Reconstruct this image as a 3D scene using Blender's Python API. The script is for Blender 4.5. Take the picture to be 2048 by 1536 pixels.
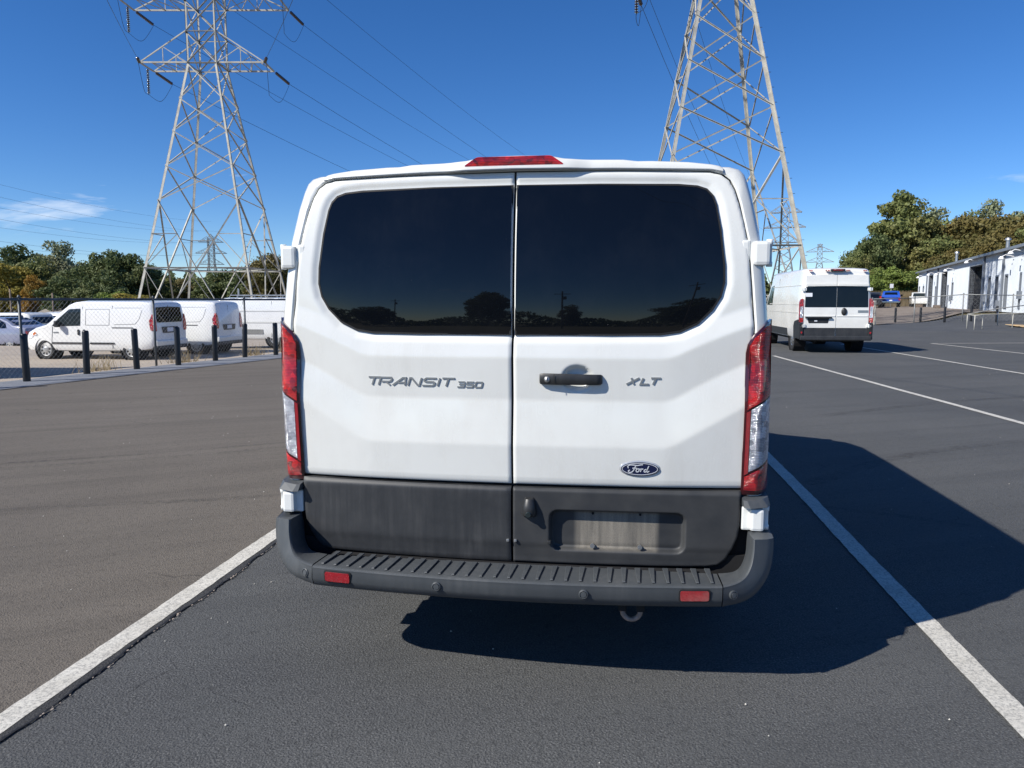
import bpy, bmesh, math, random
import numpy as np
from mathutils import Vector, Matrix

for o in list(bpy.data.objects):
    bpy.data.objects.remove(o, do_unlink=True)
scene = bpy.context.scene
COL = scene.collection
random.seed(7)
PI = math.pi
R_ = math.radians

# ------------------------------------------------------------------ camera
CAM_H = 1.55
PITCH = math.atan(168 / 1500)
cd = bpy.data.cameras.new('camera')
cd.sensor_fit = 'HORIZONTAL'
cd.sensor_width = 36.0
cd.lens = 36.0 * 1500 / 2048
cd.clip_start = 0.05
cd.clip_end = 8000
cam = bpy.data.objects.new('camera', cd)
cam.location = (0, 0, CAM_H)
cam.rotation_euler = (PI / 2 - PITCH, 0, 0)
COL.objects.link(cam)
scene.camera = cam

# ------------------------------------------------------------------ sky and sun
SUN_TRAVEL = Vector((1.10, 0.555, -1.0)).normalized()
TO_SUN = -SUN_TRAVEL
SUN_EL = math.asin(TO_SUN.z)
SUN_ROT = math.atan2(TO_SUN.x, TO_SUN.y)
world = bpy.data.worlds.new('World')
scene.world = world
world.use_nodes = True
wn, wl = world.node_tree.nodes, world.node_tree.links
wn.clear()
w_out = wn.new('ShaderNodeOutputWorld')
w_bg = wn.new('ShaderNodeBackground')
w_bg.inputs['Strength'].default_value = 0.094
sky = wn.new('ShaderNodeTexSky')
sky.sky_type = 'NISHITA'
sky.sun_disc = False
sky.sun_elevation = SUN_EL
sky.sun_rotation = SUN_ROT
sky.altitude = 6000
sky.air_density = 1.6
sky.dust_density = 0.0
sky.ozone_density = 4.0
# thin wispy clouds, low over the horizon all round
tc = wn.new('ShaderNodeTexCoord')
sep = wn.new('ShaderNodeSeparateXYZ')
wl.new(tc.outputs['Generated'], sep.inputs[0])
mp = wn.new('ShaderNodeMapping')
mp.inputs['Location'].default_value = (1.82, 6.81, 12.22)
mp.inputs['Scale'].default_value = (2.6, 2.6, 13.0)
wl.new(tc.outputs['Generated'], mp.inputs[0])
cn = wn.new('ShaderNodeTexNoise')
cn.inputs['Scale'].default_value = 1.25
cn.inputs['Detail'].default_value = 9.0
cn.inputs['Roughness'].default_value = 0.58
cn.inputs['Distortion'].default_value = 0.35
wl.new(mp.outputs[0], cn.inputs['Vector'])
cr = wn.new('ShaderNodeValToRGB')
cr.color_ramp.elements[0].position = 0.642
cr.color_ramp.elements[1].position = 0.79
wl.new(cn.outputs['Fac'], cr.inputs[0])
band = wn.new('ShaderNodeValToRGB')          # height band of the cloud layer
band.color_ramp.elements[0].position = 0.02
band.color_ramp.elements[0].color = (0, 0, 0, 1)
band.color_ramp.elements[1].position = 0.215
band.color_ramp.elements[1].color = (0, 0, 0, 1)
e = band.color_ramp.elements.new(0.09); e.color = (1, 1, 1, 1)
e = band.color_ramp.elements.new(0.15); e.color = (1, 1, 1, 1)
wl.new(sep.outputs['Z'], band.inputs[0])
mm = wn.new('ShaderNodeMath'); mm.operation = 'MULTIPLY'
wl.new(cr.outputs[0], mm.inputs[0]); wl.new(band.outputs[0], mm.inputs[1])
mm2 = wn.new('ShaderNodeMath'); mm2.operation = 'MULTIPLY'; mm2.inputs[1].default_value = 0.85
wl.new(mm.outputs[0], mm2.inputs[0])
hs = wn.new('ShaderNodeHueSaturation')
hs.inputs['Saturation'].default_value = 1.25
hs.inputs['Value'].default_value = 1.0
hs.inputs['Hue'].default_value = 0.508
wl.new(sky.outputs[0], hs.inputs['Color'])
mx = wn.new('ShaderNodeMix'); mx.data_type = 'RGBA'
mx.inputs['B'].default_value = (7.6, 8.1, 8.8, 1)
wl.new(mm2.outputs[0], mx.inputs['Factor'])
wl.new(hs.outputs[0], mx.inputs['A'])
wl.new(mx.outputs['Result'], w_bg.inputs['Color'])
wl.new(w_bg.outputs[0], w_out.inputs[0])

sd = bpy.data.lights.new('sun', 'SUN')
sd.energy = 4.6
sd.angle = R_(0.53)
sd.color = (1.0, 0.955, 0.88)
sun = bpy.data.objects.new('sun', sd)
sun.rotation_euler = SUN_TRAVEL.to_track_quat('-Z', 'Y').to_euler()
sun.location = (-20, -10, 30)
COL.objects.link(sun)

vs = scene.view_settings
vs.view_transform = 'Standard'
vs.look = 'None'
vs.exposure = 0.5
vs.gamma = 1.0
vs.use_curve_mapping = False
scene.render.resolution_x = 1024
scene.render.resolution_y = 768
scene.cycles.max_bounces = 6

# ------------------------------------------------------------------ helpers
def sstep(a, b, x):
    t = min(1.0, max(0.0, (x - a) / (b - a)))
    return t * t * (3 - 2 * t)

def lerp(a, b, t):
    return a + (b - a) * t

def tag(o, label=None, cat=None, group=None, kind=None):
    if label: o['label'] = label
    if cat: o['category'] = cat
    if group: o['group'] = group
    if kind: o['kind'] = kind
    return o

def empty(name, loc=(0, 0, 0), rz=0.0, parent=None):
    o = bpy.data.objects.new(name, None)
    o.empty_display_size = 0.2
    o.location = loc
    o.rotation_euler = (0, 0, rz)
    o.parent = parent
    COL.objects.link(o)
    return o

def link(name, me, mat, parent=None, smooth=False):
    if mat is not None:
        me.materials.append(mat)
    if smooth:
        me.polygons.foreach_set('use_smooth', [True] * len(me.polygons))
    o = bpy.data.objects.new(name, me)
    o.parent = parent
    COL.objects.link(o)
    return o

def copy_tree(o, parent=None):
    c = o.copy()
    COL.objects.link(c)
    c.parent = parent
    for ch in list(o.children):
        copy_tree(ch, c)
    return c

class MB:
    """collects shapes, build() links them as one mesh object"""
    def __init__(s):
        s.v = []; s.f = []
    def add(s, vs_, fs):
        n = len(s.v)
        s.v.extend([tuple(p) for p in vs_])
        s.f.extend([tuple(i + n for i in f) for f in fs])
        return s
    def box(s, x0, x1, y0, y1, z0, z1):
        return s.add([(x0, y0, z0), (x1, y0, z0), (x1, y1, z0), (x0, y1, z0),
                      (x0, y0, z1), (x1, y0, z1), (x1, y1, z1), (x0, y1, z1)],
                     [(0, 3, 2, 1), (4, 5, 6, 7), (0, 1, 5, 4), (1, 2, 6, 5), (2, 3, 7, 6), (3, 0, 4, 7)])
    def bbox(s, x0, x1, y0, y1, z0, z1, b):
        """box with chamfered edges"""
        if x0 > x1: x0, x1 = x1, x0
        bm = bmesh.new()
        r = bmesh.ops.create_cube(bm, size=1.0)
        for v in bm.verts:
            v.co = Vector((x0 if v.co.x < 0 else x1, y0 if v.co.y < 0 else y1, z0 if v.co.z < 0 else z1))
        bmesh.ops.bevel(bm, geom=bm.edges[:] , offset=b, segments=2, profile=0.6, affect='EDGES')
        s.bm(bm)
        return s
    def bm(s, bm, free=True):
        bm.verts.index_update()
        s.add([v.co[:] for v in bm.verts], [[v.index for v in f.verts] for f in bm.faces])
        if free: bm.free()
        return s
    def bar(s, a, b, w, t=None, up=(0, 0, 1)):
        """square bar between two points"""
        a, b = Vector(a), Vector(b)
        t = t or w
        d = (b - a).normalized()
        u = Vector(up)
        if abs(d.dot(u)) > 0.97: u = Vector((0, 1, 0))
        sx = d.cross(u).normalized() * (w / 2)
        sy = sx.cross(d).normalized() * (t / 2)
        p = [a - sx - sy, a + sx - sy, a + sx + sy, a - sx + sy, b - sx - sy, b + sx - sy, b + sx + sy, b - sx + sy]
        return s.add(p, [(0, 1, 2, 3), (7, 6, 5, 4), (0, 4, 5, 1), (1, 5, 6, 2), (2, 6, 7, 3), (3, 7, 4, 0)])
    def angle_bar(s, a, b, w, side, t=0.02):
        """steel angle: two thin flanges at right angles; side is a horizontal hint"""
        a, b = Vector(a), Vector(b)
        d = (b - a).normalized()
        n = Vector(side); n = (n - d * n.dot(d)).normalized()
        m = d.cross(n).normalized()
        for (p, q) in ((n, m), (m, n)):
            o1 = p * w
            o2 = q * t
            pts = [a, a + o1, a + o1 + o2, a + o2, b, b + o1, b + o1 + o2, b + o2]
            s.add(pts, [(0, 1, 2, 3), (7, 6, 5, 4), (0, 4, 5, 1), (1, 5, 6, 2), (2, 6, 7, 3), (3, 7, 4, 0)])
        return s
    def tube(s, path, r, n=6, caps=True):
        path = [Vector(p) for p in path]
        rs = r if isinstance(r, (list, tuple)) else [r] * len(path)
        rings = []
        up = None
        for i, p in enumerate(path):
            d = (path[min(i + 1, len(path) - 1)] - path[max(i - 1, 0)]).normalized()
            if up is None:
                up = Vector((0, 0, 1)) if abs(d.z) < 0.9 else Vector((0, 1, 0))
            x = d.cross(up)
            if x.length < 1e-4: x = d.cross(Vector((1, 0, 0)))
            x.normalize(); y = x.cross(d).normalized(); up = y
            rings.append([p + (x * math.cos(2 * PI * k / n) + y * math.sin(2 * PI * k / n)) * rs[i] for k in range(n)])
        vs_ = [q for rg in rings for q in rg]
        fs = []
        for i in range(len(path) - 1):
            for k in range(n):
                k2 = (k + 1) % n
                fs.append((i * n + k, i * n + k2, (i + 1) * n + k2, (i + 1) * n + k))
        if caps:
            fs.append(tuple(range(n))[::-1]); fs.append(tuple(range((len(path) - 1) * n, len(path) * n)))
        return s.add(vs_, fs)
    def lathe(s, prof, axis='z', n=24, c=(0, 0, 0)):
        """prof: (radius, along) pairs"""
        vs_ = []
        for (r, a) in prof:
            for k in range(n):
                u, w = r * math.cos(2 * PI * k / n), r * math.sin(2 * PI * k / n)
                p = (u, w, a) if axis == 'z' else ((a, u, w) if axis == 'x' else (u, a, w))
                vs_.append((p[0] + c[0], p[1] + c[1], p[2] + c[2]))
        fs = []
        for i in range(len(prof) - 1):
            for k in range(n):
                k2 = (k + 1) % n
                fs.append((i * n + k, i * n + k2, (i + 1) * n + k2, (i + 1) * n + k))
        fs.append(tuple(range(n))[::-1]); fs.append(tuple(range((len(prof) - 1) * n, len(prof) * n)))
        return s.add(vs_, fs)
    def build(s, name, mat, parent=None, smooth=False, fix=True):
        me = bpy.data.meshes.new(name)
        me.from_pydata(s.v, [], s.f)
        if fix:
            bm = bmesh.new(); bm.from_mesh(me)
            bmesh.ops.recalc_face_normals(bm, faces=bm.faces[:])
            bm.to_mesh(me); bm.free()
        return link(name, me, mat, parent, smooth)

def shade_auto(o, ang=35):
    """smooth shading with sharp edges above an angle"""
    me = o.data
    bm = bmesh.new(); bm.from_mesh(me)
    lim = R_(ang)
    for f in bm.faces: f.smooth = True
    for ed in bm.edges:
        if len(ed.link_faces) == 2:
            ed.smooth = ed.calc_face_angle(0) < lim
        else:
            ed.smooth = False
    bm.to_mesh(me); bm.free()
    return o

def chaikin(pts, n=2, keep=()):
    for _ in range(n):
        out = []
        m = len(pts)
        for i in range(m):
            a, b = pts[i], pts[(i + 1) % m]
            out.append((a[0] * .75 + b[0] * .25, a[1] * .75 + b[1] * .25))
            out.append((a[0] * .25 + b[0] * .75, a[1] * .25 + b[1] * .75))
        pts = out
    return pts

def round_poly(pts, r, seg=5):
    """round every corner by radius r (or a list of radii)"""
    out = []
    m = len(pts)
    for i in range(m):
        p0, p, p1 = Vector(pts[i - 1]), Vector(pts[i]), Vector(pts[(i + 1) % m])
        rr = r[i] if isinstance(r, (list, tuple)) else r
        a, b = (p0 - p), (p1 - p)
        k = min(rr, a.length * .49, b.length * .49)
        if k < 1e-5:
            out.append(tuple(p)); continue
        A, B = p + a.normalized() * k, p + b.normalized() * k
        for j in range(seg + 1):
            t = j / seg
            q = A * (1 - t) ** 2 + p * 2 * t * (1 - t) + B * t * t
            out.append(tuple(q))
    return out

def ccw(pts):
    a = sum(pts[i - 1][0] * pts[i][1] - pts[i][0] * pts[i - 1][1] for i in range(len(pts)))
    return list(pts) if a > 0 else list(pts)[::-1]

def poly_dist(poly, X, Z):
    """signed distance (numpy), negative inside; convex polygon, CCW"""
    poly = np.array(poly)
    d2 = np.full(X.shape, 1e9)
    inside = np.full(X.shape, True)
    for i in range(len(poly)):
        ax, az = poly[i]; bx, bz = poly[(i + 1) % len(poly)]
        ex, ez = bx - ax, bz - az
        L = ex * ex + ez * ez
        if L < 1e-14: continue
        t = np.clip(((X - ax) * ex + (Z - az) * ez) / L, 0, 1)
        d2 = np.minimum(d2, (X - ax - t * ex) ** 2 + (Z - az - t * ez) ** 2)
        inside &= (ex * (Z - az) - ez * (X - ax)) >= 0
    d = np.sqrt(d2)
    return np.where(inside, -d, d)

def clip_cell(cell, poly):
    out = cell
    m = len(poly)
    for i in range(m):
        ax, az = poly[i]; bx, bz = poly[(i + 1) % m]
        ex, ez = bx - ax, bz - az
        if ex * ex + ez * ez < 1e-14: continue
        inp, out = out, []
        for j in range(len(inp)):
            p, q = inp[j - 1], inp[j]
            sp = ex * (p[1] - az) - ez * (p[0] - ax)
            sq = ex * (q[1] - az) - ez * (q[0] - ax)
            if (sp >= 0) != (sq >= 0):
                t = sp / (sp - sq)
                out.append((p[0] + (q[0] - p[0]) * t, p[1] + (q[1] - p[1]) * t))
            if sq >= 0: out.append(q)
        if not out: return out
    return out

def grid_fill(poly, step):
    """fills a convex CCW polygon with a square grid clipped at the outline -> (points, faces)"""
    xs = [p[0] for p in poly]; zs = [p[1] for p in poly]
    nx = max(1, int(math.ceil((max(xs) - min(xs)) / step)))
    nz = max(1, int(math.ceil((max(zs) - min(zs)) / step)))
    gx = np.linspace(min(xs), max(xs), nx + 1); gz = np.linspace(min(zs), max(zs), nz + 1)
    GX, GZ = np.meshgrid(gx, gz, indexing='ij')
    ins = np.full(GX.shape, True)
    P = np.array(poly)
    for i in range(len(P)):
        ax, az = P[i]; bx, bz = P[(i + 1) % len(P)]
        ins &= ((bx - ax) * (GZ - az) - (bz - az) * (GX - ax)) >= -1e-12
    pts, idx, faces = [], {}, []
    def vid(p):
        k = (round(p[0], 6), round(p[1], 6))
        if k not in idx:
            idx[k] = len(pts); pts.append(p)
        return idx[k]
    for i in range(nx):
        for j in range(nz):
            c = [(gx[i], gz[j]), (gx[i + 1], gz[j]), (gx[i + 1], gz[j + 1]), (gx[i], gz[j + 1])]
            k = int(ins[i, j]) + int(ins[i + 1, j]) + int(ins[i + 1, j + 1]) + int(ins[i, j + 1])
            if k < 4:
                c = clip_cell(c, poly)
                if len(c) < 3: continue
            f = []
            for p in c:
                q = vid(p)
                if q not in f: f.append(q)
            if len(f) >= 3: faces.append(tuple(f))
    return pts, faces

def panel(name, poly, fn, mat, parent, step=0.02, thick=0.01, smooth=True, axis=1, rnd=0.0, sign=1):
    """sheet over a convex outline in (u,z); fn(U,Z) numpy -> depth. axis 1: u=x depth=y; axis 0: u=y depth=x"""
    poly = ccw(poly)
    pts, faces = grid_fill(poly, step)
    U = np.array([p[0] for p in pts]); Z = np.array([p[1] for p in pts])
    D = fn(U, Z)
    if rnd > 0:
        dd = np.clip(-poly_dist(poly, U, Z) / rnd, 0, 1)
        D = D + sign * rnd * (1 - np.sqrt(np.clip(1 - (1 - dd) ** 2, 0, 1)))
    m = MB()
    P3 = (lambda u, d, z: (u, d, z)) if axis == 1 else (lambda u, d, z: (d, u, z))
    m.add([P3(U[i], D[i], Z[i]) for i in range(len(pts))], faces)
    oU = np.array([p[0] for p in poly]); oZ = np.array([p[1] for p in poly])
    oD = fn(oU, oZ) + (sign * rnd if rnd > 0 else 0)
    n = len(poly)
    vs_ = [P3(oU[i], oD[i], oZ[i]) for i in range(n)] + [P3(oU[i], oD[i] + sign * thick, oZ[i]) for i in range(n)]
    m.add(vs_, [(i, (i + 1) % n, n + (i + 1) % n, n + i) for i in range(n)] + [tuple(range(n, 2 * n))])
    me = bpy.data.meshes.new(name)
    me.from_pydata(m.v, [], m.f)
    me.update()
    # orient the front: normals towards -sign depth
    bm = bmesh.new(); bm.from_mesh(me)
    bm.normal_update()
    flip = []
    nf = len(faces)
    bm.faces.ensure_lookup_table()
    for i, f in enumerate(bm.faces):
        f.smooth = smooth and i < nf
        if i < nf:
            if (f.normal[axis] * sign) > 0: flip.append(f)
    for f in flip: f.normal_flip()
    bm.to_mesh(me); bm.free()
    return link(name, me, mat, parent)

# ------------------------------------------------------------------ materials
MATS = {}
def srgb(r, g, b):
    c = []
    for v in (r, g, b):
        v /= 255
        c.append(v / 12.92 if v <= .04045 else ((v + .055) / 1.055) ** 2.4)
    return (*c, 1)

class NT:
    def __init__(s, name):
        s.m = bpy.data.materials.new(name); s.m.use_nodes = True
        s.n, s.l = s.m.node_tree.nodes, s.m.node_tree.links
        s.n.clear()
        s.out = s.n.new('ShaderNodeOutputMaterial')
        s.b = s.n.new('ShaderNodeBsdfPrincipled')
        s.l.new(s.b.outputs[0], s.out.inputs[0])
        s.co = None
        MATS[name] = s.m
    def coord(s, kind='Object', scale=(1, 1, 1)):
        t = s.n.new('ShaderNodeTexCoord')
        mp = s.n.new('ShaderNodeMapping'); mp.inputs['Scale'].default_value = scale
        s.l.new(t.outputs[kind], mp.inputs[0])
        return mp.outputs[0]
    def pos(s, scale=(1, 1, 1)):
        g = s.n.new('ShaderNodeNewGeometry')
        mp = s.n.new('ShaderNodeMapping'); mp.inputs['Scale'].default_value = scale
        s.l.new(g.outputs['Position'], mp.inputs[0])
        return mp.outputs[0]
    def noise(s, vec, scale, detail=4, rough=0.55, dist=0.0):
        t = s.n.new('ShaderNodeTexNoise')
        t.inputs['Scale'].default_value = scale; t.inputs['Detail'].default_value = detail
        t.inputs['Roughness'].default_value = rough; t.inputs['Distortion'].default_value = dist
        s.l.new(vec, t.inputs['Vector'])
        return t.outputs['Fac']
    def voro(s, vec, scale, feature='F1', out='Distance'):
        t = s.n.new('ShaderNodeTexVoronoi'); t.feature = feature
        t.inputs['Scale'].default_value = scale
        s.l.new(vec, t.inputs['Vector'])
        return t.outputs[out]
    def ramp(s, fac, stops):
        r = s.n.new('ShaderNodeValToRGB')
        el = r.color_ramp.elements
        while len(el) < len(stops): el.new(0.5)
        for q, (p, c) in zip(el, stops):
            q.position = p
            q.color = c if len(c) == 4 else (*c, 1)
        s.l.new(fac, r.inputs[0])
        return r.outputs[0]
    def mix(s, fac, a, b, mode='MIX'):
        x = s.n.new('ShaderNodeMix'); x.data_type = 'RGBA'; x.blend_type = mode
        for k, v in (('Factor', fac), ('A', a), ('B', b)):
            if hasattr(v, 'links') or hasattr(v, 'is_linked'): s.l.new(v, x.inputs[k])
            else:
                x.inputs[k].default_value = v if k == 'Factor' else (v if len(v) == 4 else (*v, 1))
        return x.outputs['Result']
    def math(s, op, a, b=None):
        x = s.n.new('ShaderNodeMath'); x.operation = op
        for i, v in enumerate((a, b)):
            if v is None: continue
            if hasattr(v, 'is_linked'): s.l.new(v, x.inputs[i])
            else: x.inputs[i].default_value = v
        return x.outputs[0]
    def set(s, **k):
        names = dict(color='Base Color', rough='Roughness', metal='Metallic', ior='IOR', coat='Coat Weight',
                     coatr='Coat Roughness', spec='Specular IOR Level', trans='Transmission Weight', alpha='Alpha')
        for a, v in k.items():
            i = s.b.inputs[names[a]]
            if hasattr(v, 'is_linked'): s.l.new(v, i)
            else:
                i.default_value = (v if len(v) == 4 else (*v, 1)) if a == 'color' else v
        return s
    def bump(s, h, strength=0.3, dist=0.01):
        b = s.n.new('ShaderNodeBump')
        b.inputs['Strength'].default_value = strength; b.inputs['Distance'].default_value = dist
        s.l.new(h, b.inputs['Height'])
        s.l.new(b.outputs[0], s.b.inputs['Normal'])
        return s

def simple(name, col, rough=0.5, metal=0.0, var=0.12, vscale=6.0, coat=0.0, bump=0.0, bscale=60):
    t = NT(name)
    v = t.coord()
    n = t.noise(v, vscale, 5)
    dk = tuple(c * (1 - var) for c in col[:3]); lt = tuple(min(1, c * (1 + var)) for c in col[:3])
    t.set(color=t.ramp(n, [(.3, dk), (.7, lt)]), rough=rough, metal=metal, coat=coat)
    if bump: t.bump(t.noise(v, bscale, 3), bump, 0.004)
    return t.m

# white vehicle paint with a light film of road dust
def paint(name, col, dirt=(.50, .48, .43), amt=0.5, rough=0.22, coat=0.8):
    t = NT(name)
    v = t.coord()
    n1 = t.noise(v, 3.2, 6, .6)
    st = t.coord(scale=(28, 28, 2.2))
    n2 = t.noise(st, 1.0, 4, .6)
    f = t.math('MULTIPLY', t.ramp(n1, [(.42, (0, 0, 0)), (.78, (1, 1, 1))]), t.ramp(n2, [(.35, (.25,) * 3), (.75, (1,) * 3)]))
    f = t.math('MULTIPLY', f, amt)
    sp = t.voro(v, 55)
    spk = t.ramp(sp, [(.0, (1, 1, 1)), (.055, (0, 0, 0))])
    spk = t.math('MULTIPLY', spk, t.ramp(t.noise(v, 9, 2), [(.60, (0, 0, 0)), (.68, (1, 1, 1))]))
    c = t.mix(f, col, dirt)
    c = t.mix(t.math('MULTIPLY', spk, .35 * min(1, amt * 2)), c, (.18, .16, .13))
    t.set(color=c, rough=t.math('ADD', t.math('MULTIPLY', f, .5), rough), coat=coat, coatr=.06)
    t.bump(t.noise(v, 240, 2), .02, .001)
    return t.m

paint('paint_white', (.735, .74, .70))
paint('paint_fleet', (.83, .835, .82), amt=.2)
paint('paint_cream', (.79, .78, .735), amt=.5)
paint('paint_silver', (.22, .235, .32), amt=.1)
paint('paint_blue', (.012, .075, .42), amt=.12)
paint('paint_red', (.24, .012, .03), amt=.1)
paint('paint_dark', (.015, .018, .025), amt=.15)

def plastic(name, col, dust=(.24, .235, .225), amt=.3, rough=.5):
    t = NT(name)
    v = t.coord()
    st = t.coord(scale=(40, 40, 3))
    n1 = t.noise(v, 4, 6, .62); n2 = t.noise(st, 1, 5, .6)
    f = t.math('MULTIPLY', t.ramp(n1, [(.35, (0, 0, 0)), (.8, (1, 1, 1))]), t.ramp(n2, [(.35, (.2,) * 3), (.7, (1,) * 3)]))
    f = t.math('MULTIPLY', f, amt)
    # little chips and specks of grit
    spk = t.ramp(t.voro(v, 70), [(.0, (1, 1, 1)), (.07, (0, 0, 0))])
    spk = t.math('MULTIPLY', spk, t.ramp(t.noise(v, 6, 3), [(.58, (0, 0, 0)), (.66, (1, 1, 1))]))
    c = t.mix(f, col, dust)
    c = t.mix(t.math('MULTIPLY', spk, .7), c, (.35, .34, .31))
    t.set(color=c, rough=t.math('ADD', t.math('MULTIPLY', f, .6), rough))
    t.bump(t.noise(v, 420, 2), .10, .001)
    return t.m

plastic('cladding', (.022, .024, .027), amt=.22, rough=.5)
plastic('bumper', (.053, .060, .066), amt=.22, rough=.46)
plastic('black_trim', (.016, .017, .018), amt=.12, rough=.42)
simple('seal', (.006, .006, .007), .7)
simple('dark_void', (.004, .004, .005), .9)
simple('under', (.012, .012, .012), .8)
simple('chrome', (.6, .61, .62), .12, 1.0, .05)
simple('badge_metal', (.27, .29, .30), .30, .35, .08, coat=.5)
simple('badge_rim', (.50, .51, .52), .25, .3, .05, coat=1.0)
simple('badge_white', (.60, .62, .65), .3, 0, .03)
simple('steel', (.42, .42, .41), .42, .85, .15, 20)
simple('rusty', (.36, .27, .22), .7, .2, .35, 40, bump=.3)
simple('oval_blue', (.005, .010, .050), .16, 0, .1, coat=1.0)
simple('rubber', (.017, .017, .017), .82, 0, .25, 30)
simple('hub', (.50, .50, .49), .35, .6, .12, 8)
simple('paper', (.75, .77, .82), .6, 0, .04)
simple('hinge_white', (.74, .75, .72), .32, 0, .02, coat=.4)
simple('amber', (.55, .13, .02), .2, 0, .2, 40, coat=1)

def lens(name, c0, c1, metal=0.0, sx=150.0, sz=105.0, rough=.12):
    """moulded lens: fine ribs and facets, reflector sparkle painted as light and dark cells"""
    t = NT(name)
    v = t.coord()
    w1 = t.n.new('ShaderNodeTexWave'); w1.bands_direction = 'X'; w1.inputs['Scale'].default_value = sx / 2.2
    w2 = t.n.new('ShaderNodeTexWave'); w2.bands_direction = 'Z'; w2.inputs['Scale'].default_value = sz / 2.2
    t.l.new(v, w1.inputs[0]); t.l.new(v, w2.inputs[0])
    cell = t.voro(t.coord(scale=(1, .2, 1)), 48, 'F1', 'Color')
    cb = t.n.new('ShaderNodeRGBToBW'); t.l.new(cell, cb.inputs[0])
    big = t.noise(v, 11, 3)
    k = t.math('MULTIPLY', t.math('ADD', cb.outputs[0], t.math('MULTIPLY', big, 1.6)), .45)  # cell tones imitate the sparkle of the reflector in colour
    k = t.math('MULTIPLY', k, t.math('ADD', t.math('MULTIPLY', t.math('MULTIPLY', w1.outputs[0], w2.outputs[0]), .55), .72))
    t.set(color=t.ramp(k, [(.28, c0), (.75, c1)]), rough=rough, metal=metal, coat=1.0, coatr=.03)
    h = t.math('ADD', t.math('ADD', w1.outputs[0], w2.outputs[0]), t.math('MULTIPLY', cb.outputs[0], 1.5))
    t.bump(h, .65, .004)
    return t.m
lens('lens_red', (.075, .001, .003), (.85, .016, .014))
lens('lens_red_plain', (.36, .003, .010), (.50, .006, .016), sx=500, sz=500, rough=.35)
lens('lens_clear', (.20, .21, .24), (.95, .96, 1.0), metal=.4)

def glass(name, tint=(.003, .004, .006), rough=.015):
    t = NT(name)
    v = t.coord()
    n = t.noise(v, 5, 6, .65)
    st = t.noise(t.coord(scale=(30, 30, 3)), 1, 4)
    film = t.math('MULTIPLY', t.ramp(n, [(.45, (0, 0, 0)), (.8, (1, 1, 1))]), st)
    spk = t.ramp(t.voro(v, 26), [(.0, (1, 1, 1)), (.028, (0, 0, 0))])
    spk = t.math('MULTIPLY', spk, t.ramp(t.noise(v, 4, 2), [(.54, (0, 0, 0)), (.62, (1, 1, 1))]))
    c = t.mix(t.math('MULTIPLY', film, .02), tint, (.30, .31, .33))
    c = t.mix(t.math('MULTIPLY', spk, .8), c, (.55, .55, .55))
    t.set(color=c, rough=t.math('ADD', t.math('MULTIPLY', film, .04), rough), ior=1.45)
    return t.m
glass('glass_tint')
glass('glass_clear', (.018, .026, .028), .02)

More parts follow.
